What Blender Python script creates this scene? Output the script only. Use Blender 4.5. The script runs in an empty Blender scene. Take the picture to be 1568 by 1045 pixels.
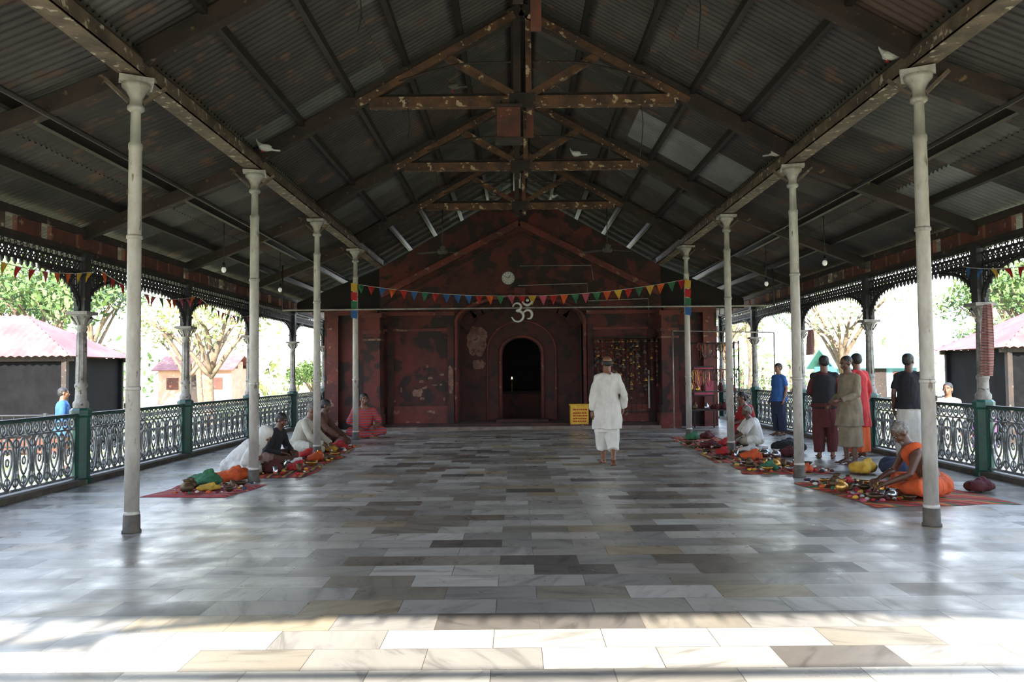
import bpy, math, random
from mathutils import Vector, Matrix, noise
random.seed(7)
V=Vector
COL=bpy.context.scene.collection
def s(r,g,b):
    f=lambda c:(c/255/12.92) if c/255<=0.04045 else ((c/255+0.055)/1.055)**2.4
    return (f(r),f(g),f(b),1)
# ---------------------------------------------------------------- materials
def pm(name,c1,c2=None,scale=5,rough=0.6,metal=0,bump=0.0,bscale=None,c3=None,c3lo=0.62,stretch=(1,1,1),emit=0,spec=0.5,trans=0):
    m=bpy.data.materials.new(name); m.use_nodes=True
    nt=m.node_tree; N=nt.nodes; L=nt.links
    b=N['Principled BSDF']; b.inputs['Roughness'].default_value=rough; b.inputs['Metallic'].default_value=metal
    b.inputs['Specular IOR Level'].default_value=spec
    c2=c2 or tuple(x*0.75 for x in c1[:3])+(1,)
    tc=N.new('ShaderNodeTexCoord'); mp=N.new('ShaderNodeMapping'); mp.inputs['Scale'].default_value=stretch
    L.new(tc.outputs['Object'],mp.inputs['Vector'])
    n=N.new('ShaderNodeTexNoise'); n.inputs['Scale'].default_value=scale; n.inputs['Detail'].default_value=6; n.inputs['Roughness'].default_value=0.65
    L.new(mp.outputs['Vector'],n.inputs['Vector'])
    r=N.new('ShaderNodeValToRGB'); r.color_ramp.elements[0].position=0.36; r.color_ramp.elements[1].position=0.62
    r.color_ramp.elements[0].color=c1; r.color_ramp.elements[1].color=c2
    L.new(n.outputs['Fac'],r.inputs['Fac'])
    out=r.outputs['Color']
    if c3:
        n2=N.new('ShaderNodeTexNoise'); n2.inputs['Scale'].default_value=scale*2.7; n2.inputs['Detail'].default_value=8
        mp2=N.new('ShaderNodeMapping'); mp2.inputs['Location'].default_value=(13.1,7.7,3.3); mp2.inputs['Scale'].default_value=stretch
        L.new(tc.outputs['Object'],mp2.inputs['Vector']); L.new(mp2.outputs['Vector'],n2.inputs['Vector'])
        r2=N.new('ShaderNodeValToRGB'); r2.color_ramp.elements[0].position=c3lo; r2.color_ramp.elements[1].position=c3lo+0.06
        L.new(n2.outputs['Fac'],r2.inputs['Fac'])
        mx=N.new('ShaderNodeMixRGB'); mx.inputs['Color2'].default_value=c3
        L.new(r2.outputs['Color'],mx.inputs['Fac']); L.new(out,mx.inputs['Color1']); out=mx.outputs['Color']
    L.new(out,b.inputs['Base Color'])
    if bump:
        nb=N.new('ShaderNodeTexNoise'); nb.inputs['Scale'].default_value=bscale or scale*4; nb.inputs['Detail'].default_value=5
        L.new(mp.outputs['Vector'],nb.inputs['Vector'])
        bp=N.new('ShaderNodeBump'); bp.inputs['Strength'].default_value=bump; bp.inputs['Distance'].default_value=0.02
        L.new(nb.outputs['Fac'],bp.inputs['Height']); L.new(bp.outputs['Normal'],b.inputs['Normal'])
    if emit:
        b.inputs['Emission Color'].default_value=c1; b.inputs['Emission Strength'].default_value=emit
    if trans:
        b.inputs['Transmission Weight'].default_value=trans
    return m
M={}
def floor_mat():
    m=bpy.data.materials.new('marble_tiles'); m.use_nodes=True
    nt=m.node_tree;N=nt.nodes;L=nt.links;b=N['Principled BSDF']
    tc=N.new('ShaderNodeTexCoord')
    br=N.new('ShaderNodeTexBrick'); br.inputs['Scale'].default_value=1
    br.inputs['Brick Width'].default_value=0.60; br.inputs['Row Height'].default_value=0.30
    br.inputs['Mortar Size'].default_value=0.0022; br.inputs['Mortar Smooth'].default_value=0.1; br.offset=0.43; br.offset_frequency=2
    br.inputs['Color1'].default_value=(0,0,0,1); br.inputs['Color2'].default_value=(1,1,1,1); br.inputs['Mortar'].default_value=(0.5,0.5,0.5,1)
    L.new(tc.outputs['Object'],br.inputs['Vector'])
    ramp=N.new('ShaderNodeValToRGB'); cr=ramp.color_ramp; cr.interpolation='CONSTANT'
    cols=[(0,s(94,90,86)),(0.08,s(134,131,127)),(0.25,s(154,151,146)),(0.42,s(128,122,112)),(0.52,s(166,162,155)),(0.66,s(144,140,132)),(0.76,s(150,138,118)),(0.84,s(178,175,169)),(0.94,s(110,102,93))]
    cr.elements[0].position=0; cr.elements[0].color=cols[0][1]
    cr.elements[1].position=cols[1][0]; cr.elements[1].color=cols[1][1]
    for p,c in cols[2:]:
        e=cr.elements.new(p); e.color=c
    L.new(br.outputs['Color'],ramp.inputs['Fac'])
    sep=N.new('ShaderNodeMath'); sep.operation='MULTIPLY'; sep.inputs[1].default_value=37.0; L.new(br.outputs['Color'],sep.inputs[0])
    rot=N.new('ShaderNodeVectorRotate'); rot.rotation_type='Z_AXIS'; L.new(tc.outputs['Object'],rot.inputs['Vector']); L.new(sep.outputs[0],rot.inputs['Angle'])
    mpv=N.new('ShaderNodeMapping'); mpv.inputs['Scale'].default_value=(1.2,5.0,1); L.new(rot.outputs['Vector'],mpv.inputs['Vector'])
    n=N.new('ShaderNodeTexNoise'); n.inputs['Scale'].default_value=1.7; n.inputs['Detail'].default_value=9; n.inputs['Distortion'].default_value=0.8; n.inputs['Roughness'].default_value=0.6; L.new(mpv.outputs['Vector'],n.inputs['Vector'])
    vr=N.new('ShaderNodeValToRGB'); vr.color_ramp.elements[0].position=0.34; vr.color_ramp.elements[0].color=(0.60,0.60,0.59,1); vr.color_ramp.elements[1].position=0.62; vr.color_ramp.elements[1].color=(1.12,1.11,1.08,1)
    e=vr.color_ramp.elements.new(.47); e.color=(1,1,1,1)
    L.new(n.outputs['Fac'],vr.inputs['Fac'])
    mx=N.new('ShaderNodeMixRGB'); mx.blend_type='MULTIPLY'; mx.inputs['Fac'].default_value=0.85; L.new(ramp.outputs['Color'],mx.inputs['Color1']); L.new(vr.outputs['Color'],mx.inputs['Color2'])
    mo=N.new('ShaderNodeMixRGB'); mo.inputs['Color2'].default_value=s(84,78,72); L.new(br.outputs['Fac'],mo.inputs['Fac']); L.new(mx.outputs['Color'],mo.inputs['Color1'])
    n3=N.new('ShaderNodeTexNoise'); n3.inputs['Scale'].default_value=0.6; n3.inputs['Detail'].default_value=6; L.new(tc.outputs['Object'],n3.inputs['Vector'])
    r3=N.new('ShaderNodeValToRGB'); r3.color_ramp.elements[0].position=0.35; r3.color_ramp.elements[0].color=(0.78,0.77,0.75,1); r3.color_ramp.elements[1].position=0.6; r3.color_ramp.elements[1].color=(1,1,1,1)
    L.new(n3.outputs['Fac'],r3.inputs['Fac'])
    m3=N.new('ShaderNodeMixRGB'); m3.blend_type='MULTIPLY'; m3.inputs['Fac'].default_value=1; L.new(mo.outputs['Color'],m3.inputs['Color1']); L.new(r3.outputs['Color'],m3.inputs['Color2'])
    L.new(m3.outputs['Color'],b.inputs['Base Color'])
    rr=N.new('ShaderNodeMapRange'); rr.inputs['From Min'].default_value=0.3; rr.inputs['From Max'].default_value=0.7; rr.inputs['To Min'].default_value=0.23; rr.inputs['To Max'].default_value=0.46
    n4=N.new('ShaderNodeTexNoise'); n4.inputs['Scale'].default_value=3.0; n4.inputs['Detail'].default_value=8; L.new(tc.outputs['Object'],n4.inputs['Vector'])
    L.new(n4.outputs['Fac'],rr.inputs['Value']); L.new(rr.outputs['Result'],b.inputs['Roughness'])
    b.inputs['Specular IOR Level'].default_value=0.45
    bp=N.new('ShaderNodeBump'); bp.inputs['Strength'].default_value=0.2; bp.inputs['Distance'].default_value=0.002
    inv=N.new('ShaderNodeMath'); inv.operation='MULTIPLY'; inv.inputs[1].default_value=-1; L.new(br.outputs['Fac'],inv.inputs[0])
    L.new(inv.outputs[0],bp.inputs['Height']); L.new(bp.outputs['Normal'],b.inputs['Normal'])
    return m
def stripe_mat(name,cols,scale=3,direction='X'):
    m=bpy.data.materials.new(name); m.use_nodes=True
    nt=m.node_tree;N=nt.nodes;L=nt.links;b=N['Principled BSDF']; b.inputs['Roughness'].default_value=0.9
    tc=N.new('ShaderNodeTexCoord'); w=N.new('ShaderNodeTexWave'); w.bands_direction=direction; w.wave_profile='SAW'
    w.inputs['Scale'].default_value=scale; w.inputs['Distortion'].default_value=1.6; w.inputs['Detail'].default_value=3
    L.new(tc.outputs['Object'],w.inputs['Vector'])
    r=N.new('ShaderNodeValToRGB'); r.color_ramp.interpolation='CONSTANT'
    r.color_ramp.elements[0].color=cols[0]; r.color_ramp.elements[1].position=1/len(cols); r.color_ramp.elements[1].color=cols[1]
    for i,c in enumerate(cols[2:]):
        e=r.color_ramp.elements.new((i+2)/len(cols)); e.color=c
    L.new(w.outputs['Fac'],r.inputs['Fac']); L.new(r.outputs['Color'],b.inputs['Base Color'])
    return m
M['floor']=floor_mat()
M['roof0']=pm('tin_dark',s(56,52,49),s(40,37,35),1.2,0.6,0.0,0.1,c3=s(74,57,46),c3lo=0.58)
M['roof1']=pm('tin_mid',s(66,63,60),s(49,46,44),1.5,0.55,0.0,0.1,c3=s(70,53,43),c3lo=0.58)
M['roof2']=pm('tin_rust',s(68,52,42),s(50,39,35),1.5,0.7,0,0.1)
M['roof3']=pm('tin_light',s(80,79,77),s(65,64,62),1.5,0.5,0.0,0.05)
M['roof4']=pm('tin_bright',s(112,113,113),s(94,95,95),1.5,0.45,0.0,0.05)
M['wood']=pm('beam_timber',s(48,35,28),s(30,24,21),3,0.8,0,0.3,c3=s(98,78,60),c3lo=0.64)
M['woodtan']=pm('beam_timber_worn',s(92,62,41),s(54,38,29),4,0.8,0,0.3,c3=s(160,138,112),c3lo=0.6)
M['woodred']=pm('board_red_brown',s(92,48,36),s(62,37,30),3,0.8,0,0.2,c3=s(126,100,86),c3lo=0.62)
M['steel']=pm('purlin_steel',s(40,35,32),s(27,24,22),3,0.6,0.1,0.1)
M['plate']=pm('plate_beam_paint',s(98,82,68),s(57,46,39),4,0.7,0,0.2,c3=s(156,144,130),c3lo=0.6)
M['col']=pm('silver_paint',s(164,161,156),s(132,127,120),5,0.5,0.1,0.15,c3=s(100,88,78),c3lo=0.65,stretch=(1,1,.4))
M['coldark']=pm('column_grime',s(78,72,64),s(52,47,43),6,0.7,0,0.2)
M['greypipe']=pm('grey_pipe',s(130,126,122),s(96,90,86),5,0.5,0.1)
M['ocol']=pm('whitewashed_iron',s(136,134,130),s(96,92,88),6,0.7,0,0.2,c3=s(60,55,52),c3lo=0.6)
M['green']=pm('green_paint',s(20,74,61),s(16,50,44),5,0.5,0,0.15,c3=s(50,50,45),c3lo=0.62)
M['iron']=pm('cast_iron_dark',s(40,40,40),s(26,26,27),6,0.6,0.1,0.1,c3=s(80,80,76),c3lo=0.66)
M['rail']=pm('railing_paint',s(112,116,118),s(70,74,76),5,0.6,0,0.1,c3=s(154,156,154),c3lo=0.58)
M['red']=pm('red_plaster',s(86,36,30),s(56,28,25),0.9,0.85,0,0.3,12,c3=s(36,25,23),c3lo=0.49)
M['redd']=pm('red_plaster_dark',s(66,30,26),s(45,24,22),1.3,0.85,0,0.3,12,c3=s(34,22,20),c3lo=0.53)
M['redt']=pm('red_trim',s(100,44,36),s(66,33,29),2,0.8,0,0.2,c3=s(114,90,78),c3lo=0.61)
M['patch']=pm('exposed_plaster',s(116,92,80),s(82,54,46),4,0.9,0,0.4,c3=s(76,42,36),c3lo=0.56)
M['stone']=pm('plinth_stone',s(120,110,102),s(86,74,67),3,0.8,0,0.3)
M['dark']=pm('sanctum_and_shade_dark',s(26,20,18),s(17,14,13),3,0.9)
M['brass']=pm('brass',s(190,150,80),s(140,104,50),8,0.35,0.8)
M['bronze']=pm('aged_bronze',s(92,70,46),s(58,46,35),8,0.5,0.6)
M['steelpot']=pm('stainless_steel',s(170,172,175),s(136,138,142),8,0.25,0.9)
M['white']=pm('white_paint',s(180,180,174),s(158,158,152),6,0.6)
M['black']=pm('black_paint',s(20,20,22),s(14,14,16),6,0.6)
M['yellow']=pm('yellow_paint',s(196,160,36),s(170,128,26),6,0.6)
M['ground']=pm('dry_ground',s(180,168,142),s(146,142,104),0.4,0.95,0,0.2,c3=s(96,120,58),c3lo=0.52)
M['shedroof']=pm('pink_tin_roof',s(134,82,76),s(104,58,55),1.2,0.7,0,0.05)
M['tarp']=pm('black_tarpaulin',s(16,16,18),s(9,9,11),3,0.8,spec=.1)
M['bark']=pm('tree_bark',s(124,106,86),s(88,74,60),6,0.9,0,0.3)  # bark tone lightened too, standing in for haze
M['leaf']=pm('tree_leaves',s(84,108,50),s(58,82,36),1.5,0.7)
M['leafy']=pm('haze_pale_leaves',s(156,160,104),s(126,138,84),1.5,0.7)  # leaf colour lightened to imitate outdoor haze
M['palm']=pm('palm_fronds',s(84,112,54),s(60,88,38),1.5,0.6)
M['hut']=pm('distant_wall',s(186,150,130),s(168,132,112),2,0.9)
M['hutblue']=pm('distant_wall_blue',s(120,170,180),s(100,150,160),2,0.9)
M['teal']=pm('teal_awning',s(104,164,158),s(88,150,144),2,0.7)
sk=lambda n,c:pm(n,s(*c),s(*[int(x*0.88) for x in c]),12,0.5)
M['skin']=sk('skin_brown',(112,74,54)); M['skind']=sk('skin_dark_brown',(84,54,40))
M['hair_b']=pm('hair_black',s(24,20,19),s(15,13,13),20,0.6,0,0.4,80); M['hair_g']=pm('hair_grey',s(130,126,120),s(80,76,72),25,0.7,0,0.4,80)
M['eye']=pm('eye_white',s(165,158,150),s(150,142,134),5,0.4); M['lip']=pm('lips',s(100,52,45),s(88,45,40),5,0.5)
def cl(n,c,d=0.85,c3=None): return pm(n,s(*c),s(*[int(x*d) for x in c]),5,0.9,0,0.15,60,c3=s(*c3) if c3 else None)
M['c_white']=cl('white_cotton',(186,184,178),0.92); M['c_cream']=cl('cream_cotton',(164,158,144),0.9)
M['c_grey']=cl('grey_beige_cotton',(118,108,90)); M['c_black']=cl('black_cloth',(22,22,26))
M['c_maroon']=cl('maroon_cloth',(76,24,26)); M['c_orange']=cl('saffron_cloth',(184,76,28),0.85)
M['c_red']=cl('red_cloth',(158,28,30)); M['c_blue']=cl('blue_cloth',(36,78,132)); M['c_brown']=cl('brown_cloth',(80,52,39))
M['c_green']=cl('green_cloth',(42,96,64)); M['c_purple']=cl('purple_cloth',(104,58,120)); M['c_pink']=cl('pink_cloth',(160,70,88)); M['c_yel']=cl('yellow_cloth',(186,146,48))
M['c_dblue']=cl('navy_cloth',(36,44,68))
M['sariB']=stripe_mat('saree_print',[s(160,56,34),s(34,76,122),s(170,72,34),s(146,34,42)],6,'Z')
M['rugA']=stripe_mat('rug_pink_print',[s(140,40,46),s(156,54,56),s(120,30,38),s(164,108,86)],1.6,'Y')
M['rugB']=stripe_mat('rug_saffron_print',[s(176,70,30),s(150,34,30),s(182,104,42),s(50,92,60),s(160,46,30),s(100,30,28)],1.1,'DIAGONAL')
M['rugC']=stripe_mat('rug_red_print',[s(144,34,30),s(170,76,34),s(126,24,32),s(160,126,70),s(76,34,34)],1.4,'X')
M['scarf']=stripe_mat('scarf_check',[s(140,48,48),s(160,144,138),s(108,40,44),s(166,154,150)],7,'Z')
# ---------------------------------------------------------------- mesh builder
def frame(t,up=V((0,0,1))):
    t=t.normalized()
    if abs(t.dot(up))>0.98: up=V((0,1,0))
    x=up.cross(t).normalized(); y=t.cross(x).normalized()
    return x,y
class MB:
    def __init__(s_): s_.v=[];s_.f=[];s_.m=[];s_.mats=[];s_.sm=[]
    def mi(s_,mat):
        if mat not in s_.mats: s_.mats.append(mat)
        return s_.mats.index(mat)
    def add(s_,vs,fs,mat,smooth=False):
        o=len(s_.v); k=s_.mi(mat); s_.v+= [tuple(a) for a in vs]
        for f in fs: s_.f.append(tuple(o+i for i in f)); s_.m.append(k); s_.sm.append(smooth)
    def box(s_,c,sz,mat,rot=None,taper=1.0):
        c=V(c); hx,hy,hz=[a/2 for a in sz]
        vs=[V((x*(taper if z>0 else 1),y*(taper if z>0 else 1),z)) for z in(-hz,hz) for x,y in((-hx,-hy),(hx,-hy),(hx,hy),(-hx,hy))]
        if rot is not None: vs=[rot@a for a in vs]
        s_.add([a+c for a in vs],[(3,2,1,0),(4,5,6,7),(0,1,5,4),(1,2,6,5),(2,3,7,6),(3,0,4,7)],mat)
    def beam(s_,a,b,w,h,mat,up=V((0,0,1))):
        a=V(a);b=V(b);t=(b-a); x,y=frame(t,up); 
        vs=[p+x*i*w/2+y*j*h/2 for p in(a,b) for i,j in((-1,-1),(1,-1),(1,1),(-1,1))]
        s_.add(vs,[(3,2,1,0),(4,5,6,7),(0,1,5,4),(1,2,6,5),(2,3,7,6),(3,0,4,7)],mat)
    def tube(s_,pts,rad,mat,seg=8,rnd=False,cap=True,closed=False,smooth=True,asp=1.0):
        pts=[V(p) for p in pts]; n=len(pts)
        if not hasattr(rad,'__len__'): rad=[rad]*n
        rad=list(rad)
        if rnd:
            t0=(pts[0]-pts[1]).normalized(); t1=(pts[-1]-pts[-2]).normalized()
            r0,r1=rad[0],rad[-1]; p0,p1=pts[0],pts[-1]
            pre=[(p0+t0*r0*math.sin(a),r0*max(math.cos(a),.05)) for a in(1.5,1.0,0.5)]
            post=[(p1+t1*r1*math.sin(a),r1*max(math.cos(a),.05)) for a in(0.5,1.0,1.5)]
            pts=[p for p,_ in pre]+pts+[p for p,_ in post]; rad=[r for _,r in pre]+rad+[r for _,r in post]; n=len(pts)
        vs=[];px=None
        for i in range(n):
            if closed: t=pts[(i+1)%n]-pts[i-1]
            else: t=pts[min(i+1,n-1)]-pts[max(i-1,0)]
            if t.length<1e-9: t=V((0,0,1))
            t.normalize()
            if px is None: x,y=frame(t)
            else:
                x=(px-t*px.dot(t))
                x= x.normalized() if x.length>1e-6 else frame(t)[0]
                y=t.cross(x)
            px=x
            for k in range(seg):
                a=2*math.pi*(k+0.5)/seg
                vs.append(pts[i]+x*math.cos(a)*rad[i]+y*math.sin(a)*rad[i]*asp)
        fs=[]
        for i in range(n if closed else n-1):
            j=(i+1)%n
            for k in range(seg):
                l=(k+1)%seg; fs.append((i*seg+k,i*seg+l,j*seg+l,j*seg+k))
        if cap and not closed:
            fs.append(tuple(range(seg-1,-1,-1))); fs.append(tuple((n-1)*seg+k for k in range(seg)))
        s_.add(vs,fs,mat,smooth)
    def lathe(s_,prof,c,mat,seg=16,smooth=True,sq=None):
        c=V(c);vs=[]
        for r,z in prof:
            for k in range(seg):
                a=2*math.pi*(k+0.5)/seg; vs.append(c+V((r*math.cos(a),r*math.sin(a),z)))
        n=len(prof);fs=[(i*seg+k,i*seg+(k+1)%seg,(i+1)*seg+(k+1)%seg,(i+1)*seg+k) for i in range(n-1) for k in range(seg)]
        fs.append(tuple(range(seg-1,-1,-1))); fs.append(tuple((n-1)*seg+k for k in range(seg)))
        s_.add(vs,fs,mat,smooth)
    def rings(s_,rs,mat,smooth=True):
        seg=len(rs[0]);vs=[p for r in rs for p in r];n=len(rs)
        fs=[(i*seg+k,i*seg+(k+1)%seg,(i+1)*seg+(k+1)%seg,(i+1)*seg+k) for i in range(n-1) for k in range(seg)]
        fs.append(tuple(range(seg-1,-1,-1))); fs.append(tuple((n-1)*seg+k for k in range(seg)))
        s_.add(vs,fs,mat,smooth)
    def ell(s_,c,r,mat,R=None,nu=14,nv=9):
        c=V(c); vs=[]; 
        for j in range(nv+1):
            ph=math.pi*(j)/nv; ph=min(max(ph,0.02),math.pi-0.02)
            for k in range(nu):
                a=2*math.pi*k/nu; p=V((r[0]*math.sin(ph)*math.cos(a),r[1]*math.sin(ph)*math.sin(a),-r[2]*math.cos(ph)))
                if R is not None:p=R@p
                vs.append(c+p)
        fs=[(j*nu+k,j*nu+(k+1)%nu,(j+1)*nu+(k+1)%nu,(j+1)*nu+k) for j in range(nv) for k in range(nu)]
        fs.append(tuple(range(nu-1,-1,-1))); fs.append(tuple(nv*nu+k for k in range(nu)))
        s_.add(vs,fs,mat,True)
    def slabs(s_,xs,zb,zt,y0,y1,mat):
        for a,b in zip(xs[:-1],xs[1:]):
            e=1e-4
            vs=[V((a,y0,zb(a+e))),V((b,y0,zb(b-e))),V((b,y0,zt(b-e))),V((a,y0,zt(a+e))),V((a,y1,zb(a+e))),V((b,y1,zb(b-e))),V((b,y1,zt(b-e))),V((a,y1,zt(a+e)))]
            s_.add(vs,[(0,1,2,3),(5,4,7,6),(0,4,5,1),(1,5,6,2),(2,6,7,3),(3,7,4,0)],mat)
    def mesh(s_,name):
        me=bpy.data.meshes.new(name); me.from_pydata(s_.v,[],s_.f)
        for mt in s_.mats: me.materials.append(M[mt] if isinstance(mt,str) else mt)
        me.polygons.foreach_set('material_index',s_.m); me.polygons.foreach_set('use_smooth',s_.sm); me.update()
        return me
    def obj(s_,name,parent=None,loc=(0,0,0),rz=0):
        return mk(name,s_.mesh(name),parent,loc,rz)
def mk(name,me,parent=None,loc=(0,0,0),rz=0):
    o=bpy.data.objects.new(name,me); COL.objects.link(o); o.location=loc; o.rotation_euler=(0,0,rz)
    if parent: o.parent=parent
    return o
def empty(name,loc=(0,0,0),rz=0,sc=1):
    o=bpy.data.objects.new(name,None); o.empty_display_size=0.2; COL.objects.link(o); o.location=loc; o.rotation_euler=(0,0,rz); o.scale=(sc,sc,sc); return o
def cr(pts,n=5,closed=False):
    pts=[V(p) for p in pts]; out=[]; N=len(pts)
    rng=range(N) if closed else range(N-1)
    for i in rng:
        if closed: p0,p1,p2,p3=pts[i-1],pts[i],pts[(i+1)%N],pts[(i+2)%N]
        else: p0,p1,p2,p3=pts[max(i-1,0)],pts[i],pts[i+1],pts[min(i+2,N-1)]
        for k in range(n):
            t=k/n; out.append(0.5*((2*p1)+(p2-p0)*t+(2*p0-5*p1+4*p2-p3)*t*t+(3*p1-p0-3*p2+p3)*t**3))
    if not closed: out.append(pts[-1])
    return out
def circ(c,rx,rz,n=14,plane='yz',a0=0,a1=2*math.pi,closed=True):
    c=V(c);o=[]
    for k in range(n if closed else n+1):
        a=a0+(a1-a0)*k/n; u,w=math.cos(a)*rx,math.sin(a)*rz
        o.append(c+(V((0,u,w)) if plane=='yz' else V((u,0,w)) if plane=='xz' else V((u,w,0))))
    return o
# ---------------------------------------------------------------- layout
YS=[0.55,3.95,7.35,10.75,14.15,17.55]
YO=[0.55,3.95,7.35,10.75,14.15,17.55,20.95,24.35]
XI=3.72; XOL=-6.1; XOR=6.25
def roofz(x):
    a=abs(x); return 6.75-0.57*a if a<=3.8 else 6.75-0.57*3.8-0.40*(a-3.8)
b=MB(); b.box((0.07,12.3,-0.2),(12.9,26.2,0.4),'floor'); b.obj('floor')
b=MB(); b.box((0.07,-0.95,-0.33),(12.9,0.3,0.3),'stone'); b.box((0.07,-1.25,-0.4),(12.9,0.3,0.2),'stone'); b.obj('entrance_step')
b=MB(); b.box((0,40,-0.55),(260,240,0.2),'ground'); b.obj('ground')
def roof():
    b=MB(); rnd=random.Random(3)
    pitch=0.1; amp=0.022
    rowsU=[(0.0,2.0),(1.9,3.86)]; rowsL=[(3.72,5.35),(5.25,7.0)]
    ny=7
    y=-0.9; idx=0
    while y<25.2:
        y1=y+pitch*ny+0.02
        for side in(-1,1):
            for ri,(a,c) in enumerate(rowsU+rowsL):
                lo=ri>=2
                zf=(lambda x: 6.75-0.57*3.8-0.40*(x-3.8)-0.03) if lo else (lambda x:6.75-0.57*x)
                r=rnd.random(); mt='roof0' if r<0.6 else 'roof1' if r<0.85 else 'roof2' if r<0.94 else 'roof3'
                if side==1 and ri==1 and 12.0<y<13.1: mt='roof4'
                if side==1 and ri==3 and 9.0<y<10.3: mt='roof4'
                if side==1 and ri==2 and 8.2<y<9.5: mt='roof3'
                if side==-1 and ri==3 and 10.8<y<12: mt='roof3'
                if side==-1 and ri==2 and 11.2<y<12.1: mt='roof3'
                if side==1 and ri==1 and 15<y<15.6: mt='roof3'
                off=0.012*(ri%2==0)+0.006*(idx%2); vs=[];n=ny*6+1
                for k in range(n):
                    yy=y+(y1-y)*k/(n-1); w=amp*math.sin(2*math.pi*(yy)/pitch)
                    vs.append((side*a,yy,zf(a)+w+off)); vs.append((side*c,yy,zf(c)+w+off))
                fs=[(2*k,2*k+2,2*k+3,2*k+1) if side>0 else (2*k,2*k+1,2*k+3,2*k+2) for k in range(n-1)]
                b.add(vs,fs,mt,True)
        y+=pitch*ny; idx+=1
    b.tube([(0,-0.9,6.78),(0,25.2,6.78)],0.1,'roof1',10)
    return b.obj('corrugated_roof')
roof()
b=MB()
for sd in(-1,1):
    for x in(0.12,0.85,1.6,2.35,3.05): 
        b.box((sd*x,12.1,roofz(x)-0.075),(0.07,26,0.10),'steel')
    for x in(4.9,5.6): b.box((sd*x,12.1,roofz(x)-0.1),(0.07,26,0.10),'steel')
    b.tube([(sd*4.55,-0.6,roofz(4.55)-0.33),(sd*4.55,24.9,roofz(4.55)-0.33)],0.028,'steel',8)
b.obj('roof_purlin_set')
for sd in(-1,1):
    b=MB()
    for dx in(-0.075,0.075): b.box((dx,0,0),(0.05,21.6,0.16),'plate')
    b.box((0,0,-0.075),(0.2,21.6,0.025),'plate'); b.box((0,0,0.085),(0.2,21.6,0.02),'wood')
    b.obj('plate_beam',loc=(sd*XI,9.9,4.38))
def truss(i):
    b=MB(); rz=lambda x: roofz(x)-0.24
    y=0
    for sd in(-1,1):
        b.beam((sd*3.95,y,rz(3.8)+0.0),(0,y,rz(0)),0.12,0.18,'wood')
        b.beam((sd*2.3,y-0.075,rz(2.3)-0.02),(sd*0.1,y-0.075,rz(0.1)-0.03),0.04,0.10,'woodtan')
        b.beam((sd*3.7,y,rz(3.8)+0.02),(sd*6.35,y,rz(6.35)),0.11,0.16,'wood')
        b.beam((sd*0.1,y,5.3),(sd*1.05,y,rz(1.05)-0.05),0.09,0.10,'woodtan')
        b.tube(cr([(sd*0.15,y-0.09,5.75),(sd*0.9,y-0.09,5.72),(sd*1.7,y-0.09,5.5)],4),0.016,'wood',6)
    b.beam((-2.12,y,5.22),(2.12,y,5.22),0.13,0.14,'woodtan')
    b.beam((-2.0,y+0.08,5.33),(2.0,y+0.08,5.33),0.05,0.08,'wood')
    b.box((-0.07,y,5.75),(0.10,0.10,1.5),'wood'); b.box((0.09,y,5.72),(0.08,0.12,1.4),'woodtan')
    b.box((0,y,5.22),(0.36,0.16,0.2),'wood')
    if i<3: b.box((0.1,y,4.98),(0.1,0.1,0.5),'woodred')
    r=random.Random(i)
    for k in range(3):
        x=(r.random()-.5)*3.6; b.tube(cr([(x,y,5.16),(x+.03,y,4.9),(x-.02,y,4.7-.3*r.random())],3),0.007,'steel',4)
    return b
for i,y in enumerate(YS): truss(i if i!=3 else 2).obj('roof_truss',loc=(0,y,0))
b=MB(); b.box((0,0,0),(0.32,0.2,0.42),'woodred'); b.box((0,0,0.23),(0.38,0.26,0.04),'wood'); b.box((0,0,-0.23),(0.38,0.26,0.04),'wood')
b.tube([(-0.1,0,0.22),(-0.1,0,0.34)],0.01,'steel'); b.tube([(0.1,0,0.22),(0.1,0,0.34)],0.01,'steel')
b.obj('hanging_wooden_box',loc=(-0.19,10.62,4.86))
def incol():
    b=MB()
    b.lathe([(0.086,0),(0.086,0.02),(0.077,0.03),(0.075,0.16),(0.07,0.17)],(0,0,0),'coldark',20)
    b.lathe([(0.066,0.16),(0.064,1.9),(0.059,3.6),(0.064,3.61),(0.064,3.66),(0.048,3.68),(0.045,3.98),(0.052,3.99)],(0,0,0),'col',20)
    for z in(0.16,1.32,2.75): b.lathe([(0.066,z),(0.072,z+.01),(0.072,z+.03),(0.066,z+.04)],(0,0,0),'col',20)
    b.lathe([(0.052,3.97),(0.077,3.99),(0.077,4.02),(0.057,4.04),(0.062,4.1),(0.088,4.16),(0.125,4.2),(0.13,4.24)],(0,0,0),'col',20)
    b.box((0,0,4.255),(0.3,0.3,0.04),'col')
    for sy in(-1,1): b.beam((0,sy*0.06,4.06),(0,sy*0.26,4.24),0.05,0.03,'plate')
    b.box((0,-0.07,1.18),(0.03,0.012,0.05),'coldark'); b.box((0,-0.065,3.2),(0.025,0.012,0.05),'coldark')
    return b.mesh('iron_column')
me=incol()
for y in YS:
    for sd in(-1,1): mk('iron_column',me,loc=(sd*XI,y,0),rz=sd*y)
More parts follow.
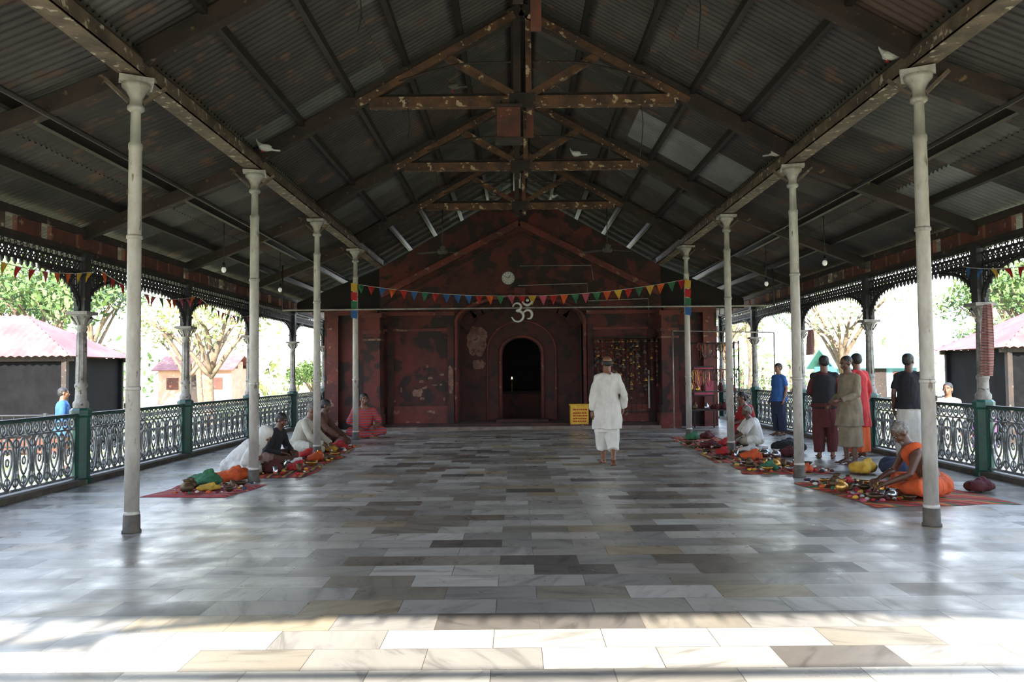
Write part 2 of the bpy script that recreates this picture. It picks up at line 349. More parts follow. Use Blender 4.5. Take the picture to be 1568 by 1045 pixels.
def outcol():
    b=MB()
    b.lathe([(0.15,0),(0.15,0.06),(0.125,0.08),(0.12,0.9),(0.14,0.93),(0.14,1.0),(0.11,1.03)],(0,0,0),'green',8,False)
    b.lathe([(0.085,1.0),(0.1,1.05),(0.1,1.1),(0.075,1.14),(0.07,1.3),(0.082,1.32),(0.082,1.35),(0.068,1.37),(0.058,2.08),(0.072,2.1),(0.072,2.13),(0.06,2.15),(0.07,2.2),(0.1,2.27),(0.135,2.31)],(0,0,0),'ocol',16)
    for k in range(8):
        a=k*math.pi/4; b.tube([(0.064*math.cos(a),0.064*math.sin(a),1.38),(0.054*math.cos(a),0.054*math.sin(a),2.06)],0.012,'ocol',4)
        b.tube(cr([(0.07*math.cos(a),0.07*math.sin(a),2.17),(0.11*math.cos(a),0.11*math.sin(a),2.23),(0.14*math.cos(a),0.14*math.sin(a),2.28),(0.12*math.cos(a),0.12*math.sin(a),2.25)],3),0.014,'ocol',4)
    b.box((0,0,2.33),(0.29,0.29,0.045),'ocol')
    b.box((0,0,2.75),(0.15,0.15,0.84),'iron'); b.box((0,0,2.52),(0.18,0.18,0.04),'iron'); b.box((0,0,3.13),(0.2,0.2,0.06),'iron')
    for sg in(-1,1):
        arc=[V((0,sg*(0.08+0.88*(1-math.cos(t))),2.36+0.5*math.sin(t))) for t in[k*math.pi/2/12 for k in range(13)]]
        b.tube(arc,0.026,'iron',6); b.tube([p+V((0,sg*-.0,0.06)) for p in arc[1:]],0.012,'iron',4)
        b.tube([(0,sg*0.08,2.87),(0,sg*0.96,2.89)],0.016,'iron',5)
        for (yy,zz,r) in[(0.18,2.74,0.085),(0.32,2.79,0.06),(0.44,2.82,0.045),(0.54,2.84,0.035),(0.14,2.57,0.05),(0.64,2.86,0.025),(0.18,2.74,0.045),(0.32,2.79,0.03),(0.24,2.64,0.035),(0.37,2.73,0.025),(0.115,2.47,0.03),(0.18,2.63,0.025),(0.11,2.83,0.03),(0.26,2.83,0.025)]:
            b.tube(circ((0,sg*yy,zz),r,r,12),0.014,'iron',4,closed=True)
        for k in range(1,11):
            p=arc[k]; b.tube([p,(0,p.y+sg*0.01,2.87)],0.009,'iron',4)
        for k in range(1,13):
            p=arc[k]; b.tube([p,p+V((0,sg*.02,-0.075))],[0.022,0.005],'iron',5)
    return b.mesh('cast_iron_column')
mo=outcol()
for y in YO:
    mk('cast_iron_column',mo,loc=(XOL,y,0)); mk('cast_iron_column',mo,loc=(XOR,y,0),rz=math.pi)
def valance():
    b=MB(); Lh=1.62
    b.box((0,0,2.90),(0.03,2*Lh,0.03),'iron'); b.box((0,0,3.12),(0.05,2*Lh,0.04),'iron'); b.box((0,0,3.04),(0.02,2*Lh,0.02),'iron')
    n=int(2*Lh/0.12)
    for k in range(n):
        y=-Lh+0.06+k*0.12
        b.tube(circ((0,y,2.97),0.05,0.06,10),0.012,'iron',4,closed=True)
        b.beam((0,y-0.06,2.91),(0,y+0.06,3.03),0.014,0.014,'iron'); b.beam((0,y+0.06,2.91),(0,y-0.06,3.03),0.014,0.014,'iron')
        b.tube(circ((0,y,3.075),0.025,0.025,8),0.009,'iron',4,closed=True)
        b.tube([(0,y,2.89),(0,y,2.85),(0,y,2.81)],[0.024,0.028,0.006],'iron',5)
    return b.mesh('lattice_valance')
def railing():
    b=MB(); Lh=1.56; n=10; u=2*Lh/n
    b.box((0,0,0.93),(0.07,2*Lh,0.035),'green'); b.box((0,0,0.95),(0.09,2*Lh,0.015),'iron')
    b.box((0,0,0.75),(0.03,2*Lh,0.022),'rail'); b.box((0,0,0.11),(0.04,2*Lh,0.03),'rail')
    for k in range(2*n):
        y=-Lh+u/4+k*u/2
        b.tube(circ((0,y,0.838),0.062,0.07,12),0.012,'rail',4,closed=True)
        b.tube(circ((0,y,0.838),0.022,0.028,6),0.01,'rail',4,closed=True)
    for k in range(n):
        y=-Lh+u/2+k*u
        b.tube(circ((0,y,0.43),0.125,0.30,18),0.015,'rail',4,closed=True)
        heart=cr([(0,y,0.28),(0,y-0.075,0.42),(0,y-0.07,0.56),(0,y-0.03,0.6),(0,y,0.54),(0,y+0.03,0.6),(0,y+0.07,0.56),(0,y+0.075,0.42)],3,True)
        b.tube(heart,0.013,'rail',4,closed=True)
        b.tube([(0,y,0.12),(0,y,0.28)],0.012,'rail',4); b.tube(circ((0,y,0.22),0.045,0.045,10),0.01,'rail',4,closed=True)
        b.tube(circ((0,y,0.45),0.028,0.045,8),0.011,'rail',4,closed=True); b.tube([(0,y,0.6),(0,y,0.74)],0.01,'rail',4)
        yy=y-u/2
        b.box((0,yy,0.43),(0.018,0.022,0.64),'rail')
        for zc in(0.2,0.66):
            b.tube(circ((0,yy,zc),0.05,0.05,10),0.011,'rail',4,closed=True)
        b.tube(circ((0,yy,0.43),0.03,0.06,10),0.011,'rail',4,closed=True)
    b.box((0,Lh,0.5),(0.03,0.03,0.9),'green'); b.box((0,-Lh,0.5),(0.03,0.03,0.9),'green')
    return b.mesh('cast_iron_railing')
mv=valance(); mr=railing()
for xo in(XOL,XOR):
    for a,c in zip(YO[:-1],YO[1:]):
        mk('lattice_valance',mv,loc=(xo,(a+c)/2,0)); mk('cast_iron_railing',mr,loc=(xo,(a+c)/2,0))
    b=MB(); b.box((0,12.3,0.035),(0.24,25.6,0.07),'coldark'); b.obj('stone_curb',loc=(xo,0,0))
    b=MB(); b.box((0,0,3.44),(0.14,25.8,0.10),'wood'); b.box((0,0,3.17),(0.12,25.8,0.06),'wood')
    rnd=random.Random(int(xo)); y=-12.8
    while y<12.7:
        w=0.35+rnd.random()*0.35
        b.box((0,min(y+w/2,12.6),3.295),(0.06,w,0.19),'woodred' if rnd.random()<0.75 else 'plate'); y+=w+0.06+0.16*(rnd.random()<0.5)
    b.obj('eave_beam',loc=(xo,12.1,0))
b=MB()
xs=[-7+14*k/40 for k in range(41)]
b.slabs(xs,lambda x:3.2,lambda x:roofz(x)-0.06,-0.62,-0.58,'roof1')
b.box((0,-0.6,3.18),(12.4,0.1,0.08),'wood')
b.obj('wall_front_gable')
b=MB()
for sd in(-1,1):
    for d,RR in((-1,2.0),(1,1.2)):
        arc=[V((sd*(3.72+d*RR*(1-math.cos(t))),-0.6,2.2+0.92*math.sin(t))) for t in[k*math.pi/24 for k in range(13)]]
        b.tube(arc,0.035,'iron',6)
        for k in range(1,12,2): b.tube([arc[k],V((arc[k].x,-0.6,3.12))],0.014,'iron',4)
        for k in(2,5): b.tube(circ((arc[k].x-sd*d*.08,-0.6,(arc[k].z+3.12)/2+0.03),0.13,0.12,14,'xz'),0.022,'iron',4,closed=True)
b.box((0,-0.6,2.60),(7.3,0.05,0.05),'iron')
for k in range(60): b.tube([(-5.9+k*0.2,-0.6,3.14),(-5.9+k*0.2,-0.6,3.04)],[0.03,0.01],'iron',4)
b.obj('arched_entrance_screen')
for xo in(XOL,-XI,XI,XOR): mk('cast_iron_column',mo,loc=(xo,-0.6,0),rz=math.pi/2)
b=MB(); b.tube([(-5.3,0,2.9),(5.6,0,2.9)],0.019,'greypipe',8)
for x in(-5.3,5.6): b.tube([(x,0,2.9),(x,0,3.9)],0.014,'steel',6)
b.obj('cross_pipe',loc=(0,17.35,0))
b=MB(); b.tube([(3.3,0,2.42),(5.7,0,2.36)],0.016,'greypipe',8); b.tube([(5.7,0,2.36),(5.7,0,0)],0.016,'greypipe',8); b.tube([(3.3,0,2.42),(3.3,0,0)],0.016,'greypipe',8)
b.obj('pipe_stand',loc=(0.3,18.6,0))
# ---------------------------------------------------------------- temple facade
b=MB(); Yf=20.8
ah=1.65; spring=2.75; rise=0.72
def archz(x): return spring+rise*math.sqrt(max(0,1-(x/ah)**2))
xs=sorted(set([-3.75,-ah,ah,3.75]+[ -ah+2*ah*k/24 for k in range(25)]))
def zb(x): return archz(x) if abs(x)<ah else 0.0
def zt(x): return roofz(x)-0.34
xs2=sorted(set(xs+[0.0]))
b.slabs(xs2,zb,zt,Yf,Yf+0.4,'red')
b.slabs([-5.25,-3.75],lambda x:0,lambda x:3.15,Yf+0.15,Yf+0.4,'red'); b.slabs([3.75,5.25],lambda x:0,lambda x:3.15,Yf+0.15,Yf+0.4,'red')
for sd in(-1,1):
    b.slabs(sorted([sd*3.75,sd*6.0]),lambda x:3.15,lambda x:roofz(x)-0.3,Yf+0.2,Yf+0.35,'dark')  # near-black sheets above the aisle walls stand for the roof's shade
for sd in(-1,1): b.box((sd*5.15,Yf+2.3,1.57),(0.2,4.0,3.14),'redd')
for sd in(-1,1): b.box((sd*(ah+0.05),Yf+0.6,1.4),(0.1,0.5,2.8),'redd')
for k in range(12):
    x0=-ah+2*ah*k/12;x1=-ah+2*ah*(k+1)/12
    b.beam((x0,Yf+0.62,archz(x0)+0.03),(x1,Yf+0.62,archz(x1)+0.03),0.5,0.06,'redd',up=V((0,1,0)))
dh=0.53
def dz(x): return 2.0+0.42*math.sqrt(max(0,1-((x-0.03)/dh)**2)) if abs(x-0.03)<dh else 0.12
xs=sorted(set([-1.75,-dh+0.03,dh+0.03,1.75]+[0.03-dh+2*dh*k/16 for k in range(17)]))
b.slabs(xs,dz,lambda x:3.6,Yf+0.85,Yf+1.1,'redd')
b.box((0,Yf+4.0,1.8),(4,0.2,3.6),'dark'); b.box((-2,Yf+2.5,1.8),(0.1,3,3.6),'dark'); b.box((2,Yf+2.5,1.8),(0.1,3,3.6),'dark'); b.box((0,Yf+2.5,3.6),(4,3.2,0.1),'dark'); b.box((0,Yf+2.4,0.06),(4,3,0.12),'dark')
wall=b.obj('wall_back')
b=MB()
arc=[V((x,Yf-0.03,archz(x))) for x in[ah*math.sin(-math.pi/2+math.pi*k/24) for k in range(25)]]
arc=[V((-ah,Yf-0.03,0.15))]+arc+[V((ah,Yf-0.03,0.15))]
b.tube([V((p.x*1.04,p.y,p.z+0.05)) for p in arc],0.05,'redt',6)
arc2=[V((0.03+dh*1.1*math.sin(-math.pi/2+math.pi*k/16),Yf+0.83,2.03+0.44*math.cos(-math.pi/2+math.pi*k/16))) for k in range(17)]
b.tube([V((0.03-dh*1.1,Yf+0.83,0.12))]+arc2+[V((0.03+dh*1.1,Yf+0.83,0.12))],0.045,'redt',6)
arc3=[V((0.03+0.95*math.sin(-math.pi/2+math.pi*k/16),Yf+0.84,2.05+0.85*math.cos(-math.pi/2+math.pi*k/16))) for k in range(17)]
b.tube([V((-0.92,Yf+0.84,0.12))]+arc3+[V((0.98,Yf+0.84,0.12))],0.03,'redt',6)
for sd in(-1,1):
    b.beam((sd*3.7,Yf-0.06,3.55),(0,Yf-0.06,5.45),0.12,0.16,'redt'); b.beam((sd*3.7,Yf-0.03,3.3),(0,Yf-0.03,5.2),0.08,0.06,'redd')
    b.box((sd*2.75,Yf-0.05,3.05),(2.0,0.12,0.1),'redt'); b.box((sd*2.75,Yf-0.04,2.62),(1.9,0.08,0.07),'redt')
    for x in(1.85,3.45): b.box((sd*x,Yf-0.04,1.4),(0.16,0.1,2.7),'redd')
    b.box((sd*2.65,Yf-0.02,0.35),(1.5,0.06,0.5),'redt')
    x=sd*3.85
    b.box((x,Yf-0.3,1.5),(0.42,0.55,3.0),'red'); b.box((x,Yf-0.3,0.2),(0.52,0.65,0.4),'redt'); b.box((x,Yf-0.3,0.5),(0.47,0.6,0.2),'red')
    b.box((x,Yf-0.3,2.55),(0.48,0.62,0.08),'redt'); b.box((x,Yf-0.3,2.98),(0.54,0.68,0.12),'redt'); b.box((x,Yf-0.3,2.35),(0.46,0.58,0.05),'patch')
    b.box((sd*5.0,Yf+0.08,1.6),(0.3,0.16,3.2),'redt'); b.box((sd*4.5,Yf+0.08,3.1),(1.4,0.2,0.14),'redt')
b.box((0,Yf-0.04,3.62),(0.3,0.1,0.2),'redt')
b.obj('facade_moulding')
b=MB()
def blot(b,cx,cz,w,h,y,mat,seed):
    r=random.Random(seed);n=22;vs=[V((cx,y,cz))]
    for k in range(n):
        a=2*math.pi*k/n; q=(abs(math.cos(a))**4+abs(math.sin(a))**4)**-0.25*(0.85+0.25*r.random()); vs.append(V((cx+w/2*math.cos(a)*q,y,cz+h/2*math.sin(a)*q)))
    b.add(vs,[(0,k+1,(k+1)%n+1) for k in range(n)],mat)
blot(b,-1.2,2.35,0.55,0.8,Yf+0.845,'patch',1); blot(b,-1.15,1.7,0.35,0.25,Yf+0.845,'patch',2)
blot(b,-2.75,0.95,0.25,0.2,Yf-0.005,'patch',3); blot(b,-1.85,1.3,0.14,0.7,Yf-0.095,'patch',4)
for k in range(26):
    r=random.Random(k+40); blot(b,r.choice([-1,1])*(2.0+1.4*r.random()),0.7+1.1*r.random()**2,0.03+0.1*r.random(),0.03+0.1*r.random(),Yf-0.004,'patch',k+50)
b.obj('plaster_patches')
b=MB(); b.box((0,20.55,0.04),(7.3,0.7,0.08),'stone'); b.box((0,20.7,0.1),(7.2,0.5,0.1),'redd'); b.box((0,21.3,0.07),(3.3,1.0,0.14),'stone'); b.box((0.03,21.35,0.17),(1.4,0.5,0.08),'redd'); b.obj('door_step')
b=MB()
for (r,y0,y1,mt) in((0.19,-0.05,0,'coldark'),(0.165,-0.06,-0.04,'white')):
    ring0=[V((r*math.cos(a),y0,r*math.sin(a))) for a in[2*math.pi*k/28 for k in range(28)]]; ring1=[V((p.x,y1,p.z)) for p in ring0]
    b.rings([ring1,ring0],mt,False)
for k in range(12):
    a=k*math.pi/6; b.box((0.135*math.sin(a),-0.065,0.135*math.cos(a)),(0.012,0.006,0.03),'black',Matrix.Rotation(a,3,'Y'))
b.beam((0,-0.068,0),(0.06,-0.068,0.07),0.008,0.014,'black'); b.beam((0,-0.068,0),(-0.1,-0.068,0.05),0.006,0.01,'black')
b.obj('wall_clock',loc=(-0.31,Yf-0.02,3.98))
b=MB(); S=0.41
P=lambda l:[V((x*S,0,z*S)) for x,z in l]
om=[[(-0.5,0.3),(-0.38,0.46),(-0.18,0.48),(-0.05,0.34),(-0.1,0.16),(-0.27,0.08),(-0.08,0.04),(0.06,-0.12),(0.04,-0.34),(-0.16,-0.5),(-0.4,-0.46),(-0.56,-0.26)],
[(0.04,-0.06),(0.16,0.06),(0.3,0.12),(0.46,0.06),(0.54,-0.12),(0.46,-0.32),(0.28,-0.36)],[(0.02,0.58),(0.14,0.44),(0.3,0.38),(0.46,0.46),(0.56,0.6)]]
for l in om:
    p=cr(P(l),5); n=len(p); b.tube(p,[0.03*(0.45+0.55*math.sin(math.pi*min(1,max(0,(i+1)/(n+1)))) ) for i in range(n)],'white',6)
b.ell((0.3*S,0,0.64*S),(0.034,0.025,0.034),'white')
b.tube([(-.05,0,0.18),(-.05,0,0.38)],0.005,'steel')
b.obj('om_symbol',loc=(0.02,17.3,2.8))
b=MB(); b.tube([(-0.05,0,3.78),(1.78,0,3.82),(1.8,0,3.35),(3.4,0,3.4),(3.4,0,2.9)],0.015,'greypipe',6); b.tube([(0,0,4.3),(1.9,0,4.3),(1.95,0,3.9)],0.012,'greypipe',6); b.tube([(3.36,-0.08,0.5),(3.36,-0.08,1.5)],0.025,'white',6)
b.obj('conduit_pipe',loc=(0,Yf-0.08,0))
b=MB(); b.lathe([(0.03,0),(0.035,0.02),(0.01,0.04),(0.012,0.3),(0.05,0.33),(0.06,0.36)],(0,0,0),'brass'); M['flame']=pm('lamp_flame',s(255,230,180),s(255,220,160),3,emit=8); b.tube([(0,0,0.35),(0,0,0.39),(0,0,0.43)],[0.012,0.02,0.003],'flame',8)
b.obj('oil_lamp',loc=(-0.25,Yf+2.2,0.92)); 
b=MB(); b.box((0,0,0.4),(1.4,0.7,0.8),'redd'); b.box((0,0,0.76),(1.5,0.8,0.06),'dark'); b.obj('shrine_altar',loc=(0,Yf+2.4,0.12))
b=MB(); b.box((0,0,0.28),(0.46,0.34,0.48),'yellow'); b.box((0,0,0.54),(0.5,0.38,0.04),'yellow'); b.box((0,0,0.02),(0.5,0.38,0.05),'woodred')
for z in(0.42,0.33,0.26,0.19,0.12):
    x=-0.17
    r=random.Random(int(z*100))
    while x<0.16:
        w=0.02+0.04*r.random(); b.box((x+w/2,-0.172,z),(w,0.006,0.03),'c_red'); x+=w+0.015
b.obj('donation_box',loc=(1.5,20.4,0.08))
def bells():
    b=MB()
    for z in(0.35,1.3,2.2,2.28): b.tube([(-0.85,0,z),(0.85,0,z)],0.015,'steel',6)
    for k in range(13): x=-0.84+k*0.14; b.tube([(x,0,0.3),(x,0,2.3)],0.008,'steel',4)
    r=random.Random(5)
    for k in range(44):
        x=-0.82+1.64*r.random(); z=2.15
        end=0.6+1.3*r.random(); b.tube([(x,-0.05,2.25),(x,-0.06,end)],0.004,'c_red' if r.random()<.4 else 'steel',4)
        while z>end:
            q=0.025+0.025*r.random()
            b.lathe([(q*1.15,0),(q*0.85,q*0.5),(q*0.7,q*1.2),(q*0.3,q*1.6),(q*0.15,q*1.9)],(x,-0.06-0.04*r.random(),z),r.choice(['bronze','bronze','bronze','brass','c_maroon','coldark']),8); z-=0.1+0.2*r.random()
    return b
bells().obj('hanging_bells',loc=(2.72,20.42,0.08))
def rack():
    b=MB(); r=random.Random(8)
    for x in(-0.6,0.6):
        for y in(0,0.4): b.tube([(x,y,0),(x,y,2.2)],0.02,'steel',6)
    for z in(0.5,0.95): b.box((0,0.2,z),(1.25,0.45,0.03),'wood')
    for z in(1.5,2.15):
        for y in(0,0.4): b.tube([(-0.62,y,z),(0.62,y,z)],0.012,'steel',5)
    for k in range(60):
        x=-0.58+1.16*r.random(); z=r.choice([1.5,2.15]); w=0.03+0.04*r.random();h=0.15+0.3*r.random()
        b.tube(circ((x,-0.02-0.04*r.random(),z-h/2),w,h/2,10,'xz'),0.008,r.choice(['c_maroon','coldark','brass','c_maroon','black','black','bronze','c_orange']),5,closed=True)
    for k in range(14):
        x=-0.55+1.1*r.random(); z=r.choice([0.515,0.965]); h=0.1+0.15*r.random(); w=0.04+0.03*r.random()
        b.lathe([(w*.8,0),(w,h*.2),(w,h*.6),(w*.4,h*.8),(w*.45,h)],(x,0.1+0.2*r.random(),z),r.choice(['brass','c_maroon','coldark','bronze','c_maroon','steelpot']),10)
    return b
rack().obj('trinket_display_rack',loc=(4.75,19.3,0))
b=MB(); b.box((0,0,1.2),(0.5,0.03,0.7),'c_pink'); b.box((0,0,1.57),(0.54,0.05,0.04),'wood'); b.box((0,0,0.83),(0.54,0.05,0.04),'wood')
for x in(-0.25,0.25): b.box((x,0.01,0.8),(0.03,0.03,1.6),'wood')
b.obj('notice_board',loc=(4.72,20.3,0))
def fan():
    b=MB(); b.tube([(0,0,0.05),(0,0,1.05)],0.012,'steel'); b.lathe([(0.03,-0.06),(0.1,-0.05),(0.12,0),(0.1,0.05),(0.03,0.07)],(0,0,0),'coldark'); b.lathe([(0.02,0.07),(0.05,0.1),(0.02,0.16)],(0,0,0),'coldark')
    for k in range(3):
        R=Matrix.Rotation(k*2*math.pi/3+0.3,3,'Z')@Matrix.Rotation(0.15,3,'X')
        pts=[V((0.1,-0.02,0)),V((0.2,-0.05,0)),V((0.62,-0.065,0)),V((0.64,0.065,0)),V((0.2,0.05,0)),V((0.1,0.02,0))]
        top=[R@(p+V((0,0,0.005))) for p in pts]; bot=[R@(p-V((0,0,0.005))) for p in pts]
        b.rings([bot,top],'coldark',False)
    return b
fm=fan().mesh('ceiling_fan')
for x,y in((-1.75,17.5),(1.95,17.5)): mk('ceiling_fan',fm,loc=(x,y,4.2),rz=random.random())
b=MB(); b.tube([(0,0,0.09),(0,0,0.75)],0.006,'black',5); b.lathe([(0.02,0.1),(0.025,0.05),(0.03,0.02)],(0,0,0),'black',10); M['bulb']=pm('bulb_glass',s(220,220,216),s(210,210,206),3,0.2,emit=0.25); b.ell((0,0,-0.02),(0.04,0.04,0.05),'bulb')
bm=b.mesh('hanging_bulb')
for x,y in((-4.95,12.9),(-4.95,16.0),(4.95,12.8),(4.95,15.8)): mk('hanging_bulb',bm,loc=(x,y,3.23))
def bunting(p0,p1,sag,n,name,size=0.2,seed=1,flip=1):
    b=MB(); p0=V(p0);p1=V(p1); r=random.Random(seed)
    f=lambda t:p0.lerp(p1,t)+V((0,0,-4*sag*t*(1-t)))
    b.tube([f(k/24) for k in range(25)],0.006,'white',4)
    d=(p1-p0).normalized(); side=V((0,0,1)).cross(d)
    cs=['c_red','c_green','c_yel','c_blue','c_pink','c_green','c_orange','c_red']
    for k in range(n):
        t=(k+0.5)/n; a=f(t)-d*size*0.42; c=f(t)+d*size*0.42; sw=side*(r.random()-.5)*0.12
        tip=f(t)+V((0,0,-size))+sw+d*(r.random()-.5)*0.06; mid=(a+c)/2+V((0,0,-size*.45))+sw*1.2
        q1=(a+tip)/2+sw*.3;q2=(c+tip)/2+sw*.3
        b.add([a,(a+c)/2,c,q2,tip,q1,mid],[(0,1,6,5),(1,2,3,6),(5,6,4),(6,3,4)],cs[r.randrange(8)],False)
    return b.obj(name)
bunting((-3.7,17.45,3.48),(-0.1,17.45,3.18),0.08,15,'bunting',0.2,1)
bunting((-0.1,17.45,3.18),(3.72,17.45,3.52),0.1,16,'bunting',0.22,2)
bunting((-5.9,7.4,2.95),(-5.9,10.7,2.9),0.18,13,'bunting',0.15,3); bunting((-5.9,10.8,2.95),(-5.9,14.1,2.9),0.2,13,'bunting',0.18,4)
bunting((-5.9,14.2,2.9),(-5.9,17.5,2.85),0.2,12,'bunting',0.16,6)
bunting((6.0,7.4,2.9),(6.0,10.7,2.85),0.2,12,'bunting',0.15,5)
for sd in(-1,1):
    b=MB()
    for k,c in enumerate(['c_yel','c_red','c_green','c_blue']): b.add([V((0,0,-0.2*k)),V((0.14,0.01,-0.2*k-.02)),V((0.13,0.02,-0.2*k-0.2)),V((0.0,0.01,-0.2*k-0.18))],[(0,1,2,3)],c)
    b.obj('ribbon_streamer',loc=(sd*3.72-0.07,17.4,3.5))
b=MB()
n=16; vs=[];fs=[]
for j in range(15):
    for i in range(n):
        u=i/(n-1); z=-j*0.075; vs.append(V((0.03*math.sin(u*16+j*0.2),(u-0.5)*(0.2+0.006*j)+j*0.006,z)))
for j in range(14):
    for i in range(n-1): fs.append((j*n+i,j*n+i+1,(j+1)*n+i+1,(j+1)*n+i))
b.add(vs,fs,'scarf',True); me=b.mesh('hanging_scarf'); o=mk('hanging_scarf',me,loc=(6.08,10.3,2.3)); o.scale=(1,.8,.9)
o=mk('hanging_scarf',me,loc=(6.05,16.4,2.3)); o.scale=(1,1.2,0.5)
def pigeon(mat):
    b=MB()
    ax=[(-0.15,0.02,0.012,0.05),(-0.1,0.03,0.03,0.055),(-0.04,0.055,0.05,0.06),(0.03,0.06,0.062,0.075),(0.07,0.045,0.05,0.1),(0.095,0.03,0.032,0.14),(0.105,0.027,0.028,0.165),(0.115,0.022,0.022,0.185),(0.12,0.008,0.008,0.2)]
    rs=[[V((w*math.cos(a),y,z+h*math.sin(a))) for a in[2*math.pi*k/12 for k in range(12)]] for y,w,h,z in ax]
    b.rings(rs,mat)
    b.tube([(0,0.13,0.172),(0,0.155,0.165)],[0.008,0.002],'coldark',6)
    b.box((0,-0.19,0.04),(0.06,0.12,0.012),mat)
    for sd in(-1,1):
        b.ell((sd*0.055,-0.02,0.075),(0.015,0.1,0.04),'coldark' if mat!='white' else 'white'); b.tube([(sd*0.02,0.02,0.03),(sd*0.02,0.025,0.0)],0.005,'c_red',5); b.tube([(sd*0.02,0.0,0.004),(sd*0.02,0.05,0.004)],0.004,'c_red',5)
        b.ell((sd*0.024,0.118,0.178),(0.004,0.004,0.004),'black',None,6,4)
    return b.mesh('pigeon')
pw=pigeon('white'); pg=pigeon('coldark')
for (x,y,z,rz,me) in((-3.5,10.45,4.47,1.9,pw),(3.58,7.6,4.48,1.2,pw),(3.62,11.0,4.48,-1.9,pw),(1.0,14.15,5.38,1.4,pw),(0.75,17.55,5.38,0.4,pw),(-0.95,10.75,5.38,1.2,pg),(0.35,14.15,5.38,-1.2,pg),(-0.6,17.55,5.38,1.2,pg)):
    o=mk('pigeon',me,loc=(x,y,z),rz=rz); o.scale=(.85,.85,.85)
# ---------------------------------------------------------------- people
def solid(mb,name,voxel,it=6,amp=0,freq=6,zs=0.3,parent=None):
    me=mb.mesh('tmp'); o=bpy.data.objects.new('tmp',me); COL.objects.link(o)
    md=o.modifiers.new('r','REMESH'); md.mode='VOXEL'; md.voxel_size=voxel
    m2=o.modifiers.new('s','SMOOTH'); m2.factor=0.5; m2.iterations=it
    dg=bpy.context.evaluated_depsgraph_get(); dg.update()
    nm=bpy.data.meshes.new_from_object(o.evaluated_get(dg)); bpy.data.objects.remove(o); bpy.data.meshes.remove(me)
    if amp:
        cs=[]
        for v in nm.vertices:
            p=v.co; q=V((p.x*freq,p.y*freq,p.z*freq*zs)); d=noise.noise(q)+0.5*noise.noise(q*2.3)+0.35*noise.noise(V((q.x*4.5,q.y*4.5,q.z*3))); cs.append(p+v.normal*amp*d)
        for v,c in zip(nm.vertices,cs): v.co=c
    nm.materials.clear(); nm.materials.append(M[mb.mats[0]])
    nm.polygons.foreach_set('material_index',[0]*len(nm.polygons)); nm.polygons.foreach_set('use_smooth',[True]*len(nm.polygons)); nm.name=name; nm.update()
    return mk(name,nm,parent)
def vv(d): return {k:V(a) for k,a in d.items()}
def stand(**kw):
    J=dict(pel=(0,0,.92),waist=(0,0.0,1.05),chest=(0,-.005,1.25),neck=(0,-.01,1.42),head=(0,.01,1.575),
      hl=(-.09,0,.9),hr=(.09,0,.9),kl=(-.1,.02,.49),kr=(.1,.02,.49),al=(-.1,-.01,.085),ar=(.1,-.01,.085),
      sl=(-.165,-.01,1.35),sr=(.165,-.01,1.35),el=(-.215,-.03,1.09),er=(.215,-.03,1.09),wl=(-.22,.05,.86),wr=(.22,.05,.86),
      hf=(0,1,0),fl=(-.1,1,0),fr=(.1,1,0))
    J.update(kw); return vv(J)
def sit(lean=0.15,hp=-0.3,arms='lap',hy=0):
    c,sn=math.cos(lean),math.sin(lean)
    def sp(d,dy=0): return V((0,sn*d+dy,.12+c*d))
    J=dict(pel=V((0,0,.12)),waist=sp(.15,-.01),chest=sp(.34,-.015),neck=sp(.5))
    J['head']=J['neck']+V((math.sin(hy)*.02,.03+math.sin(lean)*.08,.155-.05*abs(math.sin(lean))))
    J['sl']=sp(.435)+V((-.165,0,0)); J['sr']=sp(.435)+V((.165,0,0))
    J.update(vv(dict(hl=(-.09,.02,.12),hr=(.09,.02,.12),kl=(-.34,.27,.13),kr=(.34,.27,.13),al=(.1,.36,.06),ar=(-.1,.42,.055),fl=(.9,.1,-.1),fr=(-.9,.1,-.1))))
    if arms=='lap': w=[(-.16,.32,.22),(.16,.32,.22)]
    elif arms=='reach': w=[(-.12,.55,.14),(.2,.5,.16)]
    else: w=[(-.3,.3,.22),(.1,.42,.32)]
    J['wl'],J['wr']=V(w[0]),V(w[1])
    for a in 'lr':
        S_,W_=J['s'+a],J['w'+a]; mid=(S_+W_)/2; dirn=V((-1 if a=='l' else 1,-.5,-.6)).normalized(); L2=(W_-S_).length/2
        off=math.sqrt(max(0.0016,.27**2-min(L2,.26)**2)); J['e'+a]=mid+dirn*off
    J['hf']=V((math.sin(hy),math.cos(hp)*math.cos(hy),math.sin(hp)))
    return J
def ring(c,L,F,rx,ry,n=28,fold=0,k=9,ph=0):
    o=[]
    for i in range(n):
        a=2*math.pi*i/n; q=1+fold*math.sin(k*a+ph)+fold*.5*math.sin((k+4)*a+ph*1.7); o.append(c+L*math.cos(a)*rx*q+F*math.sin(a)*ry*q)
    return o
def torso_rings(J,inf=0,rows=None,fold=0):
    L=(J['sr']-J['sl']).normalized(); out=[]
    rows=rows or [('pel',-.07,.10,.08),('pel',0,.155,.11),('waist',0,.135,.10),('chest',-.06,.15,.11),('chest',0.03,.162,.112),('chest',.09,.14,.10),('neck',-.03,.085,.075),('neck',.03,.055,.055)]
    seq=['pel','waist','chest','neck']
    for k,off,rx,ry in rows:
        i=seq.index(k); a=J[seq[max(i-1,0)]]; c=J[seq[min(i+1,3)]]; T=(c-a).normalized()
        F=T.cross(L); L2=F.cross(T).normalized()
        out.append(ring(J[k]+T*off,L2,F.normalized(),rx+inf,ry+inf,28,fold))
    return out
